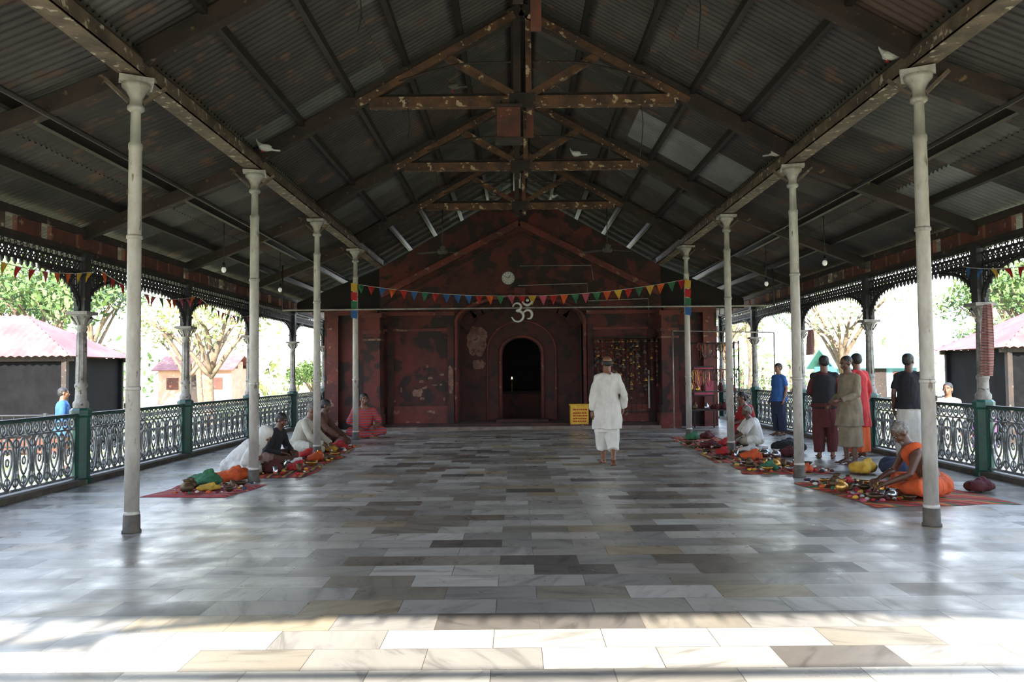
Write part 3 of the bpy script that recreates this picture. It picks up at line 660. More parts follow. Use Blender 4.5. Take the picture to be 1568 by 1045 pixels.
def hand(rb,fb,w,d,pn,side,skin,curl=0.5):
    d=d.normalized(); pn=(pn-d*pn.dot(d)).normalized(); lat=d.cross(pn)*1.0
    R=Matrix((lat,d,pn)).transposed()
    c=w+d*.05; rb.ell(c,(.04,.055,.018),skin,R); 
    for k,(x,l) in enumerate(((-.03,.062),(-.01,.074),(.011,.07),(.03,.055))):
        p0=w+d*.085+lat*x; dd=(d*math.cos(curl*.4)+pn*math.sin(curl*.4)); p1=p0+dd*l*.45; dd=(d*math.cos(curl)+pn*math.sin(curl)); p2=p1+dd*l*.32; dd=(d*math.cos(curl*1.8)+pn*math.sin(curl*1.8)); p3=p2+dd*l*.25
        fb.tube([p0-d*.015,p0,p1,p2,p3],[.0085,.0088,.0082,.0075,.0062],skin,7,rnd=True)
    t0=w+d*.03+lat*side*.03; t1=t0+(d*.6+lat*side*.8).normalized()*.035; t2=t1+(d*.85+lat*side*.35+pn*.3).normalized()*.03
    fb.tube([t0-lat*side*.01,t0,t1,t2],[.012,.0115,.0098,.0075],skin,7,rnd=True)
def trap(b,J,a,S_,mat,inf=0):
    n0=J['neck']-(J['neck']-J['chest']).normalized()*.03
    b.tube([n0,n0.lerp(S_,.5)+(J['neck']-J['chest']).normalized()*.002,S_],[.055+inf,.05+inf,.045+inf],mat,12,rnd=True)
def person(name,loc,rz,J,skin='skin',hair='hair_b',clothes=(),sc=1.0,hairstyle='short',beard=None,face=True):
    root=empty(name,loc,rz,sc)
    rb=MB(); fb=MB()
    hf=J['hf'].normalized()
    hl_=hf.cross(V((0,0,1))).normalized(); hu=hl_.cross(hf).normalized()
    R=Matrix((hl_,hf,hu)).transposed(); H=lambda x,y,z:J['head']+R@V((x,y,z))
    rb.rings(torso_rings(J),skin)
    for a in 'lr':
        h,k,an,S_,E,W_=[J[q+a] for q in('h','k','a','s','e','w')]
        calf=k.lerp(an,.3)+ (V((0,-.015,0)))
        rb.tube([h+V((0,0,.02)),h.lerp(k,.5),k,calf,k.lerp(an,.65),an],[.088,.07,.053,.056,.042,.034],skin,14,rnd=True)
        rb.tube([J['chest'].lerp(S_,.4)+V((0,0,.0)),S_,S_.lerp(E,.35),E,E.lerp(W_,.3),W_],[.06,.05,.046,.036,.037,.025],skin,12,rnd=True)
        trap(rb,J,a,S_,skin)
        f=J['f'+a].normalized(); side=f.cross(V((0,0,1))).normalized()
        hd=(W_-E).normalized(); pn=V((0,1,0)) if abs(hd.y)<.6 else V((0,0,-1)); 
        if J['pel'].z>.5: pn=V((.8 if a=='l' else -.8,.3,0))
        hand(rb,fb,W_,hd,pn,1 if a=='l' else -1,skin,0.6)
        heel=an-f*.045+V((0,0,-.05)); ball=an+f*.12+V((0,0,-.058)); 
        if J['pel'].z>.5 and an.z>.1: ball.z=0.03; heel=an-f*.03-V((0,0,.045))
        rb.tube([heel,an+f*.03+V((0,0,-.03)),ball,ball+f*.03],[.03,.037,.03,.022],skin,12,rnd=True,asp=1.0)
        rb.ell(ball+V((0,0,0.0)),(.045,.045,.024),skin)
        for q in range(5):
            x=(q-2)*.018; t0=ball+f*.03+side*x; fb.tube([t0,t0+f*(.03-.003*abs(q-1)),t0+f*.042-V((0,0,.006))],[.011,.010,.008],skin,6,rnd=True)
    rb.tube([J['neck']-V((0,0,.03)),J['neck'].lerp(J['head'],.6)],[.062,.056],skin,14,rnd=True)
    rb.ell(H(0,-.012,.03),(.074,.094,.083),skin,R); rb.ell(H(0,.02,-.03),(.06,.068,.075),skin,R); rb.ell(H(0,.045,-.075),(.036,.035,.03),skin,R)
    rb.tube([H(0,.083,.012),H(0,.094,-.012),H(0,.103,-.03)],[.008,.011,.0135],skin,8,rnd=True)
    rb.ell(H(0,.07,.03),(.05,.022,.012),skin,R); rb.ell(H(0,.082,-.058),(.026,.014,.013),skin,R)
    for sd in(-1,1):
        rb.ell(H(sd*.076,-.005,-.005),(.01,.022,.034),skin,R); rb.ell(H(sd*.04,.06,-.02),(.02,.02,.018),skin,R)
    body=solid(rb,'body',.0085,3,parent=root)
    if face:
        for sd in(-1,1):
            fb.ell(H(sd*.031,.0775,.008),(.0105,.007,.005),'eye',R,10,6); fb.ell(H(sd*.031,.083,.008),(.0048,.003,.0046),'black',R,8,5)
            fb.tube([H(sd*.015,.09,.03),H(sd*.032,.09,.034),H(sd*.048,.078,.028)],.0045,hair,6)
        fb.tube([H(-.022,.089,-.058),H(0,.096,-.056),H(.022,.089,-.058)],[.003,.0055,.003],'lip',6)
    fb.obj('fingers_and_face',root)
    hb=MB()
    if hairstyle=='short':
        hb.ell(H(0,-.02,.042),(.08,.097,.08),hair,R,18,12); hb.ell(H(0,-.042,.008),(.076,.074,.078),hair,R,16,10)
    elif hairstyle=='balding':
        hb.ell(H(0,-.055,.0),(.078,.06,.052),hair,R); 
        for sd in(-1,1): hb.ell(H(sd*.066,-.02,.015),(.018,.05,.03),hair,R)
    elif hairstyle=='crop':
        hb.ell(H(0,-.02,.036),(.0765,.094,.0815),hair,R,18,12)
    elif hairstyle=='bun':
        hb.ell(H(0,-.022,.04),(.082,.096,.084),hair,R,18,12); hb.ell(H(0,-.12,.0),(.045,.04,.045),hair,R); hb.ell(H(0,-.06,-.03),(.07,.055,.07),hair,R)
    if beard: hb.ell(H(0,.055,-.085),(.048,.04,.05),beard,R)
    for i in range(len(hb.v)): hb.v[i]=tuple(V(hb.v[i])+V((noise.noise(V(hb.v[i])*60),noise.noise(V(hb.v[i])*60+V((5,5,5))),noise.noise(V(hb.v[i])*50)))*.004)
    solid(hb,'hair',.008,1,.003,45,1,root)
    for g in clothes:
        kind=g[0]; mat=g[1]; o=g[2] if len(g)>2 else {}
        cb=MB(); cb.mi(mat)
        if kind=='kurta':
            hem=o.get('hem',.55); fl=o.get('flare',1.0)
            base=torso_rings(J,.024,[('pel',0,.172,.128),('waist',0,.15,.115),('chest',-.06,.15,.112),('chest',.03,.158,.113),('chest',.09,.135,.098),('neck',-.04,.085,.075),('neck',-.005,.05,.05)])
            low=[]; steps=7
            mid=(J['kl']+J['kr'])/2; pel=J['pel']
            for i in range(steps,0,-1):
                t=i/steps; z=pel.z+(hem-pel.z)*t; c=pel.lerp(V((mid.x,mid.y,hem)),t); c.z=z
                low.append(ring(c,V((1,0,0)),V((0,1,0)),(.197+.035*t*fl),(.153+.045*t*fl),28,.045*t,7,t))
            cb.rings(low+base,mat)
            sl=o.get('sleeve',1.0)
            for a in 'lr':
                S_,E,W_=J['s'+a],J['e'+a],J['w'+a]
                pts=[J['chest'].lerp(S_,.45),S_,S_.lerp(E,.5),E,E.lerp(W_,.45),E.lerp(W_,.9)]; rd=[.07,.06,.062,.06,.055,.05]
                if sl<.6: pts=pts[:3]+[S_.lerp(E,.75)]; rd=rd[:3]+[.062]
                cb.tube(pts,rd,mat,14,rnd=False); trap(cb,J,a,S_,mat,.01)
            solid(cb,'kurta',.011,4,o.get('amp',.012),9,.3,root)
        elif kind=='dhoti':
            hem=o.get('hem',.2); w=o.get('w',1.0)
            pel=J['pel']; mid=(J['kl']+J['kr'])/2
            cb.rings([ring(pel+V((0,0,.1)),V((1,0,0)),V((0,1,0)),.14,.105),ring(pel,V((1,0,0)),V((0,1,0)),.168,.128),ring(pel.lerp(mid,.5),V((1,0,0)),V((0,1,0)),.175,.13,28,.02),ring(pel.lerp(mid,.95),V((1,0,0)),V((0,1,0)),.15*w,.11*w,28,.03)],mat)
            for a in 'lr':
                h,k,an=J['h'+a],J['k'+a],J['a'+a]; t=(k.z-hem)/(k.z-an.z); e=k.lerp(an,min(t,.95))
                cb.tube([h,h.lerp(k,.5),k,k.lerp(e,.5),e],[.11,.11,.1*w,.09*w,.08*w],mat,16)
            solid(cb,'dhoti',.011,4,.016,9,.25,root)
        elif kind=='lungi':
            hem=o.get('hem',.12); pel=J['pel']; am=(J['al']+J['ar'])/2; rs=[ring(pel+V((0,0,.12)),V((1,0,0)),V((0,1,0)),.14,.105)]
            for i in range(9):
                t=i/8; z=pel.z+(hem-pel.z)*t; c=pel.lerp(am,t); c.z=z; rs.append(ring(c,V((1,0,0)),V((0,1,0)),.17+.022*min(1,t*3),.13+.03*min(1,t*3),28,.05*t,6,t*2))
            cb.rings(rs,mat); solid(cb,'lungi',.011,3,.012,9,.2,root)
        elif kind=='vest':
            base=torso_rings(J,.036,[('pel',-.1,.165,.12),('pel',0,.168,.122),('waist',0,.15,.113),('chest',-.06,.152,.112),('chest',.03,.16,.113),('chest',.09,.14,.10),('neck',-.04,.08,.07)])
            cb.rings(base,mat)
            for a in 'lr': cb.tube([J['chest'].lerp(J['s'+a],.4)+V((0,0,.0)),J['s'+a]],[.078,.07],mat,12,rnd=True); trap(cb,J,a,J['s'+a],mat,.012)
            solid(cb,'waistcoat',.011,3,.006,9,.3,root)
        elif kind=='lapwrap':
            for a in 'lr':
                cb.tube([J['h'+a],J['h'+a].lerp(J['k'+a],.5),J['k'+a],J['k'+a].lerp(J['a'+a],.5),J['k'+a].lerp(J['a'+a],.85)],[.125,.115,.09,.08,.07],mat,14,rnd=True)
            cb.ell(V((0,.2,.08)),(.3,.22,.06),mat); cb.ell(V((0,-.02,.13)),(.2,.16,.13),mat)
            for i in range(len(cb.v)):
                p=cb.v[i]; cb.v[i]=(p[0],p[1],max(p[2],0.012))
            solid(cb,'lap_cloth',.012,4,.014,8,.8,root)
        elif kind=='shawl':
            inf=.045
            rows=[('pel',.0,.16,.12),('waist',0,.15,.12),('chest',-.06,.155,.12),('chest',.03,.165,.12),('chest',.09,.15,.105),('neck',-.03,.085,.075)]
            cb.rings(torso_rings(J,inf,rows),mat)
            for a in o.get('arms','lr'): cb.tube([J['chest'].lerp(J['s'+a],.4),J['s'+a],J['s'+a].lerp(J['e'+a],.9)],[.085,.08,.08],mat,12,rnd=True)
            if o.get('head'):
                cb.ell(H(0,-.03,.025),(.105,.112,.115),mat,R); cb.tube([H(0,-.04,-.02),J['neck']],[.09,.1],mat,12,rnd=True)
            solid(cb,'shawl',.012,4,.014,8,.4,root)
        elif kind=='sash':
            a=g[2].get('from','sl'); S0=J[a]; op=J['pel']+V((.16 if a=='sl' else -.16,0,.02))
            F=V((0,1,0)); 
            ctr=[op,(J['chest']+F*.13),S0+V((0,.02,.055)),(J['chest']-F*.13),op+V((0,-.1,0))]
            cb.tube(cr(ctr,6),[.05]*25,mat,10,rnd=True,asp=.5); solid(cb,'sash',.011,3,.008,12,.5,root)
    return root
walk=stand(kl=(-.08,.12,.5),al=(-.05,.2,.085),kr=(.08,.04,.48),ar=(.06,-.2,.15),fr=(.1,1,-.4),fl=(-.15,1,0),er=(.25,-.05,1.09),wr=(.26,.1,.88),el=(-.22,-.06,1.09),wl=(-.235,.02,.84),head=(.01,.03,1.58))
person('walking_man',(1.3,12.3,0),0,walk,'skin','hair_b',[('kurta','c_white',{'hem':.56,'flare':1.0,'amp':.02}),('dhoti','c_white',{'hem':.24,'w':1.15})],1.01,'balding')
st=stand(hf=(-.2,1,-.2),wl=(-.1,.25,1.0),el=(-.235,.02,1.1))
person('standing_man',(4.97,13.0,0),-.3,st,'skin','hair_b',[('kurta','c_maroon',{'hem':.85,'sleeve':1}),('vest','c_black'),('dhoti','c_maroon',{'hem':.1})],1.0,'short')
st=stand(hf=(.1,1,-.35),neck=(0,.02,1.41),head=(0,.05,1.57),wl=(-.12,.3,1.0),el=(-.22,.05,1.09),wr=(.2,.2,.92),kl=(-.12,.05,.49),al=(-.13,.04,.085))
person('standing_man',(5.02,12.15,0),1.9,st,'skind','hair_b',[('kurta','c_grey',{'hem':.6,'sleeve':1}),('lungi','c_grey',{'hem':.28})],.99,'crop')
st=stand(hf=(.1,1,-.15))
person('standing_man',(5.55,13.1,0),.4,st,'skin','hair_b',[('kurta','c_red',{'hem':.5,'sleeve':1}),('lungi','c_orange',{'hem':.1})],1.02,'short')
st=stand(hf=(.5,1,-.1),wr=(.2,.3,1.05),er=(.24,.05,1.1))
person('standing_man',(5.82,11.9,0),-.5,st,'skind','hair_b',[('kurta','c_black',{'hem':.86,'sleeve':.5}),('lungi','c_white',{'hem':.12})],1.0,'short')
person('standing_man',(5.75,17.6,0),2.0,stand(),'skin','hair_b',[('kurta','c_blue',{'hem':.8,'sleeve':.5}),('dhoti','c_dblue',{'hem':.12})],.96,'short')
person('standing_woman',(7.55,14.0,-.45),2.4,stand(),'skin','hair_b',[('kurta','c_cream',{'hem':.6}),('lungi','c_cream',{})],.98,'bun')
person('standing_child',(8.05,13.8,-.45),2.0,stand(),'skin','hair_b',[('kurta','c_purple',{'hem':.6}),('lungi','c_purple',{})],.85,'short')
person('standing_man',(-9.5,16.2,-.45),-1.0,stand(),'skin','hair_b',[('kurta','c_blue',{'hem':.7}),('dhoti','c_brown',{'hem':.2})],1.0,'short')
RT=math.pi/2
J=sit(.55,-.75,'reach'); person('seated_priest',(4.6,8.95,.02),RT-.1,J,'skind','hair_g',[('lapwrap','c_orange'),('sash','c_orange',{'from':'sl'})],1.05,'crop','hair_g')
J=sit(.4,-.35,'reach'); person('seated_man',(-4.2,14.6,0),-RT,J,'skin','hair_g',[('kurta','c_cream',{'hem':.08,'flare':.3}),('lapwrap','c_cream')],1.1,'crop',None)
J=sit(.85,-.9,'lap'); person('seated_woman',(-4.3,11.55,0),-RT+.2,J,'skin','hair_b',[('lapwrap','c_white'),('shawl','c_white',{'head':True})],1.0,'crop')
J=sit(.35,-.4,'lap'); person('seated_man',(-4.15,12.75,0),-RT-.2,J,'skind','hair_b',[('kurta','c_black',{'hem':.08,'flare':.3}),('lapwrap','c_brown')],1.0,'short')
J=sit(.3,-.2,'reach'); person('seated_man',(-4.3,16.3,0),-RT,J,'skind','hair_b',[('kurta','c_brown',{'hem':.08,'flare':.3}),('lapwrap','c_maroon')],1.1,'short')
J=sit(.15,-.1,'lap'); person('seated_woman',(-3.7,18.3,0),math.pi+.4,J,'skin','hair_b',[('lapwrap','sariB'),('shawl','sariB')],1.15,'bun')
J=sit(.1,-.1,'lap'); person('seated_man',(-4.7,17.7,0),-RT,J,'skind','hair_b',[('kurta','c_white',{'hem':.08,'flare':.3}),('lapwrap','c_cream')],1.15,'short')
J=sit(.2,-.2,'lap'); person('seated_woman',(5.3,18.4,0),RT,J,'skin','hair_b',[('lapwrap','c_red'),('shawl','c_red')],1.1,'bun')
J=sit(.3,-.3,'reach'); person('seated_woman',(4.55,15.4,0),RT,J,'skind','hair_g',[('lapwrap','c_cream'),('shawl','c_white')],.9,'bun')
# ---------------------------------------------------------------- mats and goods
def mat_cloth(name,x0,x1,y0,y1,mat,seed,rot=0):
    b=MB(); nx=26;ny=26; cx,cy=(x0+x1)/2,(y0+y1)/2; vs=[]
    for j in range(ny):
        for i in range(nx):
            u=i/(nx-1)-.5;w=j/(ny-1)-.5; x=u*(x1-x0); y=w*(y1-y0); q=V((x*2+seed*3,y*2,seed))
            e=max(abs(u),abs(w))
            x+=.12*noise.noise(q*.8)*(e*2); y+=.12*noise.noise(q*.8+V((9,0,0)))*(e*2)
            z=.012+.022*max(0,noise.noise(q*2.2))+.025*max(0,noise.noise(V((x*9,y*3,seed*2.))))**1.5
            if e>.49: z=.004
            vs.append(V((x,y,z)))
    b.add(vs,[(j*nx+i,j*nx+i+1,(j+1)*nx+i+1,(j+1)*nx+i) for j in range(ny-1) for i in range(nx-1)],mat,True)
    return b.obj(name,loc=(cx,cy,0),rz=rot)
mat_cloth('vendor_mat',-4.55,-3.5,9.45,10.5,'rugA',1,-.1)
mat_cloth('vendor_mat',-4.1,-3.15,11.1,12.6,'rugC',2,.05)
mat_cloth('vendor_mat',-4.0,-3.2,12.8,13.95,'rugB',3,-.05)
mat_cloth('vendor_mat',-4.1,-3.3,14.5,16.2,'rugC',4,.05)
mat_cloth('vendor_mat',-4.7,-3.95,16.6,18.2,'rugB',5)
mat_cloth('vendor_mat',3.55,5.15,8.35,10.3,'rugB',6,.1)
mat_cloth('vendor_mat',3.15,4.35,11.0,12.3,'rugB',7,-.05)
mat_cloth('vendor_mat',3.05,4.2,12.5,13.9,'rugC',8)
mat_cloth('vendor_mat',3.15,4.2,14.4,15.9,'rugB',9)
mat_cloth('vendor_mat',3.2,4.3,16.1,17.35,'rugC',10)
def bundle(name,x,y,r,mat,seed,h=.6,z0=.02):
    b=MB(); rr=random.Random(seed); b.mi(mat)
    for k in range(5): b.ell((r*.5*(rr.random()-.5)*2,r*.5*(rr.random()-.5)*2,r*h*.5),(r*(.5+.3*rr.random()),r*(.5+.3*rr.random()),r*h*(.45+.3*rr.random())),mat)
    b.v=[(p[0],p[1],max(p[2],0)) for p in b.v]
    b.tube(cr([(-.02,0,r*h*.8),(0,0,r*h*1.1),(.05,.02,r*h*1.25)],3),[.04]*7 if r>.12 else [.02]*7,mat,8,rnd=True)
    o=solid(b,name,max(.01,r*.07),3,r*.1,3/r*.6,1); o.location=(x,y,z0); return o
rn=random.Random(21)
CS=['c_red','c_orange','c_yel','c_green','c_maroon','c_pink','c_white','c_dblue','c_brown','c_maroon','c_red']
bundle('green_cloth_bag',-4.15,10.2,.2,'c_green',1,.8); bundle('cloth_bundle',-4.0,10.75,.2,'c_orange',2,.7); bundle('cloth_bundle',-4.0,9.9,.12,'c_yel',3,.5)
spots=[(-3.75,11.6,.2,'c_maroon'),(-3.45,11.9,.14,'c_red'),(-3.6,12.4,.13,'c_white'),(-3.5,13.2,.15,'c_orange'),(-3.75,13.6,.17,'c_red'),(-3.6,14.75,.12,'c_yel'),(-3.6,15.3,.16,'c_red'),(-3.7,15.9,.18,'c_brown'),(-4.1,17.2,.18,'c_yel'),(-4.5,13.6,.2,'c_dblue'),
(5.1,10.8,.3,'c_dblue'),(4.75,11.05,.2,'c_yel'),(4.65,13.9,.28,'c_black'),(4.4,13.2,.18,'c_maroon'),(3.7,12.8,.17,'c_orange'),(3.4,13.5,.14,'c_red'),(3.9,13.6,.18,'c_white'),(3.5,14.8,.15,'c_maroon'),(3.9,15.2,.16,'c_red'),(3.6,16.6,.17,'c_green'),(3.95,16.9,.16,'c_maroon'),(3.5,11.4,.13,'c_green'),(3.95,11.2,.12,'c_orange'),(4.95,9.8,.14,'c_orange'),(4.0,9.9,.1,'c_red'),(5.3,9.3,.16,'c_maroon')]
for i,(x,y,r,m) in enumerate(spots): bundle('cloth_bundle',x,y,r,m,i+10,.65)
def pot(kind,mat):
    b=MB()
    if kind=='pot': b.lathe([(.03,0),(.06,.015),(.078,.05),(.07,.09),(.04,.115),(.038,.13),(.055,.145),(.05,.147),(.032,.13)],(0,0,0),mat,18)
    elif kind=='bowl': b.lathe([(.03,0),(.035,.008),(.07,.04),(.085,.06),(.08,.06),(.06,.035),(.02,.015)],(0,0,0),mat,18)
    elif kind=='plate': b.lathe([(.1,0),(.13,.006),(.15,.022),(.145,.022),(.12,.01),(.02,.008)],(0,0,0),mat,22)
    elif kind=='tumbler': b.lathe([(.028,0),(.03,.01),(.038,.1),(.035,.1),(.026,.012)],(0,0,0),mat,14)
    return b
PM={}
names={'pot':'water_pot','bowl':'offering_bowl','plate':'offering_plate','tumbler':'tumbler'}
zones=[(3.65,4.15,8.6,10.1,20),(3.25,4.2,11.1,12.1,14),(3.15,4.1,12.6,13.8,9),(3.2,4.1,14.5,15.8,7),(-4.3,-3.6,9.6,10.3,6),(-4.0,-3.25,11.3,12.5,7),(-3.9,-3.3,13,13.8,6),(-4,-3.4,14.7,16.0,6)]
placed=[(x,y,r*.95) for x,y,r,m in spots]+[(-4.15,10.2,.2),(-4.0,10.75,.2),(-4.0,9.9,.13)]
for (x0,x1,y0,y1,n) in zones:
    for k in range(n):
        kd=rn.choice(['pot','bowl','plate','tumbler','bowl']); mt=rn.choice(['brass','bronze','steelpot','bronze'])
        key=(kd,mt); q=.75+.45*rn.random(); rad={'pot':.08,'bowl':.085,'plate':.15,'tumbler':.04}[kd]*q
        for t in range(25):
            x=x0+(x1-x0)*rn.random(); y=y0+(y1-y0)*rn.random()
            if all((x-a)**2+(y-c)**2>(rad+rr)**2 for a,c,rr in placed): break
        else: continue
        placed.append((x,y,rad))
        if key not in PM: PM[key]=pot(kd,mt).mesh(names[kd])
        o=mk(names[kd],PM[key],loc=(x,y,.03)); o.scale=(q,q,q)
for zi,(x0,x1,y0,y1,n) in enumerate(zones):
    b=MB()
    for k in range(n*8):
        x=x0-.1+(x1-x0+.2)*rn.random(); y=y0-.1+(y1-y0+.2)*rn.random(); r=.012+.025*rn.random(); m=rn.choice(CS+['c_white','c_yel'])
        b.ell((x,y,.03+r*.5),(r,r*(.6+.6*rn.random()),r*.6),m,None,8,5)
    b.obj('flower_offerings')
# ---------------------------------------------------------------- outside
def shed(name,loc,rz,W):
    b=MB(); n=int(W/0.1)*2; 
    ins=2.1
    def row(y0,z0,y1,z1):
        vs=[]
        for k in range(n+1):
            x=-W/2+W*k/n; w=.02*math.sin(2*math.pi*x/.2); t=min(1,(W/2-abs(x))/ins)
            vs+=[V((x,y0,z0+w)),V((x,y0+(y1-y0)*t,z0+(z1-z0)*t+w))]
        b.add(vs,[(2*k,2*k+2,2*k+3,2*k+1) for k in range(n)],'shedroof',True)
    row(-.3,2.42,1.35,3.55); row(3.0,2.42,1.35,3.55)
    for sg in(-1,1):
        b.add([V((sg*W/2,-.3,2.42)),V((sg*W/2,3.0,2.42)),V((sg*(W/2-ins),1.35,3.55))],[(0,1,2)],'shedroof')
    for x in[-W/2+.3+k*(W-.6)/3 for k in range(4)]:
        b.box((x,0,1.2),(.12,.12,2.4),'wood'); b.box((x,2.7,1.2),(.12,.12,2.4),'wood')
    b.box((0,0,2.36),(W-.2,.1,.12),'wood'); b.box((0,2.7,2.36),(W-.2,.1,.12),'wood')
    b.box((0,2.6,1.2),(W-.4,.05,2.4),'tarp'); b.box((-W/2+.3,1.35,1.2),(.05,2.6,2.4),'tarp'); b.box((W/2-.3,1.35,1.2),(.05,2.6,2.4),'tarp')
    for x in(-W/2+1.3,W/2-1.3): b.box((x,0.08,1.4),(1.9,.04,1.9),'tarp')
    b.box((0,.5,.45),(W-1.0,.7,.9),'woodred')
    return b.obj(name,loc=loc,rz=rz)
shed('market_shed',(-14.6,19.2,-.45),0,7.4); shed('market_shed',(15.4,19.2,-.45),0,7.6)
def leaves(b,c,R,n,sz,mat,r):
    for k in range(n):
        d=V((r.gauss(0,1),r.gauss(0,1),r.gauss(0,1))).normalized()*(r.random()**.4); p=c+V((d.x*R,d.y*R,d.z*R*.75))
        a=V((r.gauss(0,1),r.gauss(0,1),r.gauss(0,1))).normalized(); t=a.orthogonal().normalized(); q=sz*(.6+.8*r.random())
        b.add([p-a*q,p+t*q*.4,p+a*q,p-t*q*.4],[(0,1,2,3)],mat)
def tree(h,crown,mat,seed,dens=1.0):
    b=MB(); r=random.Random(seed); top=h*.5
    b.tube(cr([(0,0,0),(.1,.05,top*.5),(-.05,.1,top)],4),[.22-.012*k for k in range(9)],'bark',10)
    for k in range(8):
        a=2*math.pi*k/8+r.random(); q=crown*(.4+.5*r.random()); e=V((q*math.cos(a),q*math.sin(a),top+(h-top)*(.3+.6*r.random()))); s0=V((-.03,.07,top*(.6+.4*r.random())))
        m=(s0+e)/2+V((0,0,.2)); b.tube(cr([s0,m,e],3),[.1,.09,.08,.06,.05,.035,.02],'bark',6)
        leaves(b,e,crown*.45,int(230*dens),.13,mat,r)
        for z in range(2):
            e2=e+V((r.gauss(0,.5),r.gauss(0,.5),r.gauss(.2,.3))); b.tube([m,e2],[.03,.01],'bark',5)
    leaves(b,V((0,0,h*.85)),crown*.6,int(400*dens),.13,mat,r)
    return b.mesh('broadleaf_tree')
def palmtree(h,seed):
    b=MB(); r=random.Random(seed); p=cr([(0,0,0),(.2,0,h*.4),(.1,.1,h*.75),(.3,.1,h)],4); b.tube(p,[.16-.005*k for k in range(len(p))],'bark',8); T=p[-1]
    for k in range(16):
        a=2*math.pi*k/16+r.random()*.3; up=.3+.9*r.random(); d=V((math.cos(a),math.sin(a),0)); L=2.0+.5*r.random()
        sp=[T+d*L*t+V((0,0,up*t*1.2-1.9*t*t)) for t in[i/9 for i in range(10)]]; b.tube(sp,.018,'palm',4)
        sd=V((-d.y,d.x,0))
        for i in range(1,10):
            for sg in(-1,1):
                w=.5*math.sin(math.pi*(i+1)/11)+.1; q=sp[i]; b.add([q,q+d*.07,q+sd*sg*w+d*.22-V((0,0,.22))],[(0,1,2)],'palm')
    return b.mesh('palm_tree')
t1=tree(6.5,2.6,'leaf',1,1.3); t2=tree(5.5,2.2,'leafy',2,.35); t3=tree(4.2,2.2,'leaf',3,1.2); p1=palmtree(7,1); p2=palmtree(5.5,2)
rt=random.Random(11)
for (x,y,me,sc) in[(-16.2,26.5,t1,.95),(-21,31,t1,1),(-14.5,34,t2,1),(-11.2,28.5,t2,1.05),(-17,42,p1,1),(-12.5,44,p2,1.1),(-25,46,t1,1.3),(-10,50,t2,1.2),(-27,36,p1,1),(-10.0,38,t3,.6),
 (12.2,29.5,t2,1),(18.2,27.5,t1,.9),(22,34,t3,1.1),(14.5,41,p1,1),(17.5,46,p1,1.1),(10.5,36,p2,1),(25,40,p2,1.2),(29,46,t1,1.3),(13,50,t2,1.3),(9.6,32,p2,.8)]:
    o=mk(me.name.split('.')[0],me,loc=(x,y,-.45),rz=rt.random()*6); o.scale=(sc,sc,sc)
for sd in(-1,1):
    b=MB(); r=random.Random(sd+5)
    for k in range(26):
        x=sd*(10+k*2.6)+r.gauss(0,1); y=64+r.gauss(0,4); h=1.5+2.2*r.random(); leaves(b,V((x,y,h*.6-.4)),h+1.2,170,.35,r.choice(['leafy','leaf','leafy']),r); b.tube([(x,y,-.45),(x,y,h)],.15,'bark',5)
    b.obj('distant_tree_line')
def hut(W,D,H,wm,rm):
    b=MB(); b.box((0,0,H/2),(W,D,H),wm)
    for sg in(-1,1): b.beam((0,sg*(D/2+.4),H-.1),(0,0,H+.9),W+.6,.06,rm)
    b.box((0,-D/2-.02,1),(.9,.06,2),'wood'); 
    for x in(-W*.3,W*.3): b.box((x,-D/2-.02,1.4),(.8,.06,.8),'woodred')
    b.slabs([-W/2,W/2],lambda x:H,lambda x:H+.5,-.5,.5,wm)
    return b
hut(5,3.5,2.4,'hut','shedroof').obj('distant_house',loc=(-22,55,-.45)); hut(4,3,2.1,'hutblue','teal').obj('distant_house',loc=(18.0,41,-.45)); hut(5,3,2.4,'hut','shedroof').obj('distant_house',loc=(24,54,-.45))
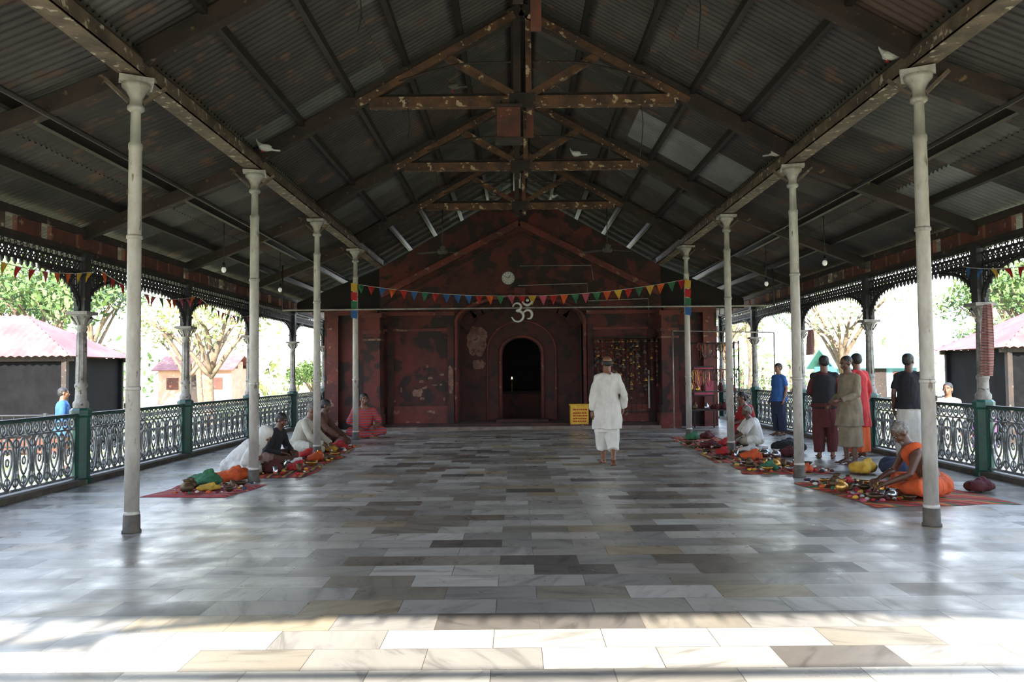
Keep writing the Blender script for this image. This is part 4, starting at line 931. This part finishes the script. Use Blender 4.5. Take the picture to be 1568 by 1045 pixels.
for sd in(-1,1):
    b=MB()
    for k in range(15): b.box((k*1.1-7.7,0,.55),(.07,.07,1.1),'black')
    for z in(.35,.75,1.05): b.tube([(-7.8,0,z),(7.8,0,z)],.022,'black',6)
    for k in range(60): b.tube([(k*.26-7.7,0,.05),(k*.26-7.7,0,1.05)],.008,'black',4)
    b.obj('iron_fence',loc=(sd*16.2,17.6 if sd<0 else 24.0,-.45))
    for k in range(12):
        b=MB(); r=random.Random(k+100*sd+300); 
        for q in range(5): b.tube([(0,0,0),(r.gauss(0,.3),r.gauss(0,.3),.6)],[.02,.008],'bark',4)
        leaves(b,V((0,0,.5)),.55,260,.07,r.choice(['leaf','leafy']),r); b.obj('garden_bush',loc=(sd*(9+k*1.3+r.random()),26.0+6*r.random(),-.45))
# ---------------------------------------------------------------- light, world, camera
w=bpy.data.worlds.new('world'); bpy.context.scene.world=w; w.use_nodes=True; N=w.node_tree.nodes; L=w.node_tree.links
bg=N['Background']; tc=N.new('ShaderNodeTexCoord'); sx=N.new('ShaderNodeSeparateXYZ'); L.new(tc.outputs['Generated'],sx.inputs[0])
r=N.new('ShaderNodeValToRGB'); r.color_ramp.elements[0].position=0.0; r.color_ramp.elements[0].color=(1,1,1,1); r.color_ramp.elements[1].position=0.6; r.color_ramp.elements[1].color=(.5,.68,1,1)
e=r.color_ramp.elements.new(.15); e.color=(.86,.93,1,1)
L.new(sx.outputs['Z'],r.inputs['Fac']); L.new(r.outputs['Color'],bg.inputs['Color']); bg.inputs['Strength'].default_value=6.6
sun=bpy.data.lights.new('sun','SUN'); sun.energy=28; sun.angle=.012; sun.color=(1,.94,.84); so=bpy.data.objects.new('sun',sun); COL.objects.link(so)
el=math.radians(30.3); az=math.radians(4); d=V((math.sin(az)*math.cos(el),math.cos(az)*math.cos(el),-math.sin(el))); so.rotation_euler=(-d).to_track_quat('Z','Y').to_euler(); so.location=(0,-20,20)
bpy.context.scene.view_settings.view_transform='Standard'
cam=bpy.data.cameras.new('camera'); co=bpy.data.objects.new('camera',cam); COL.objects.link(co)
cam.sensor_width=36; cam.lens=1200/1568*36; cam.clip_start=.05; cam.clip_end=500
co.matrix_world=Matrix.Translation((-.12,0,1.45))@Matrix.Rotation(math.radians(.29),4,'Z')@Matrix.Rotation(math.radians(90+2.36),4,'X')@Matrix.Rotation(math.radians(-.54),4,'Z')
bpy.context.scene.camera=co
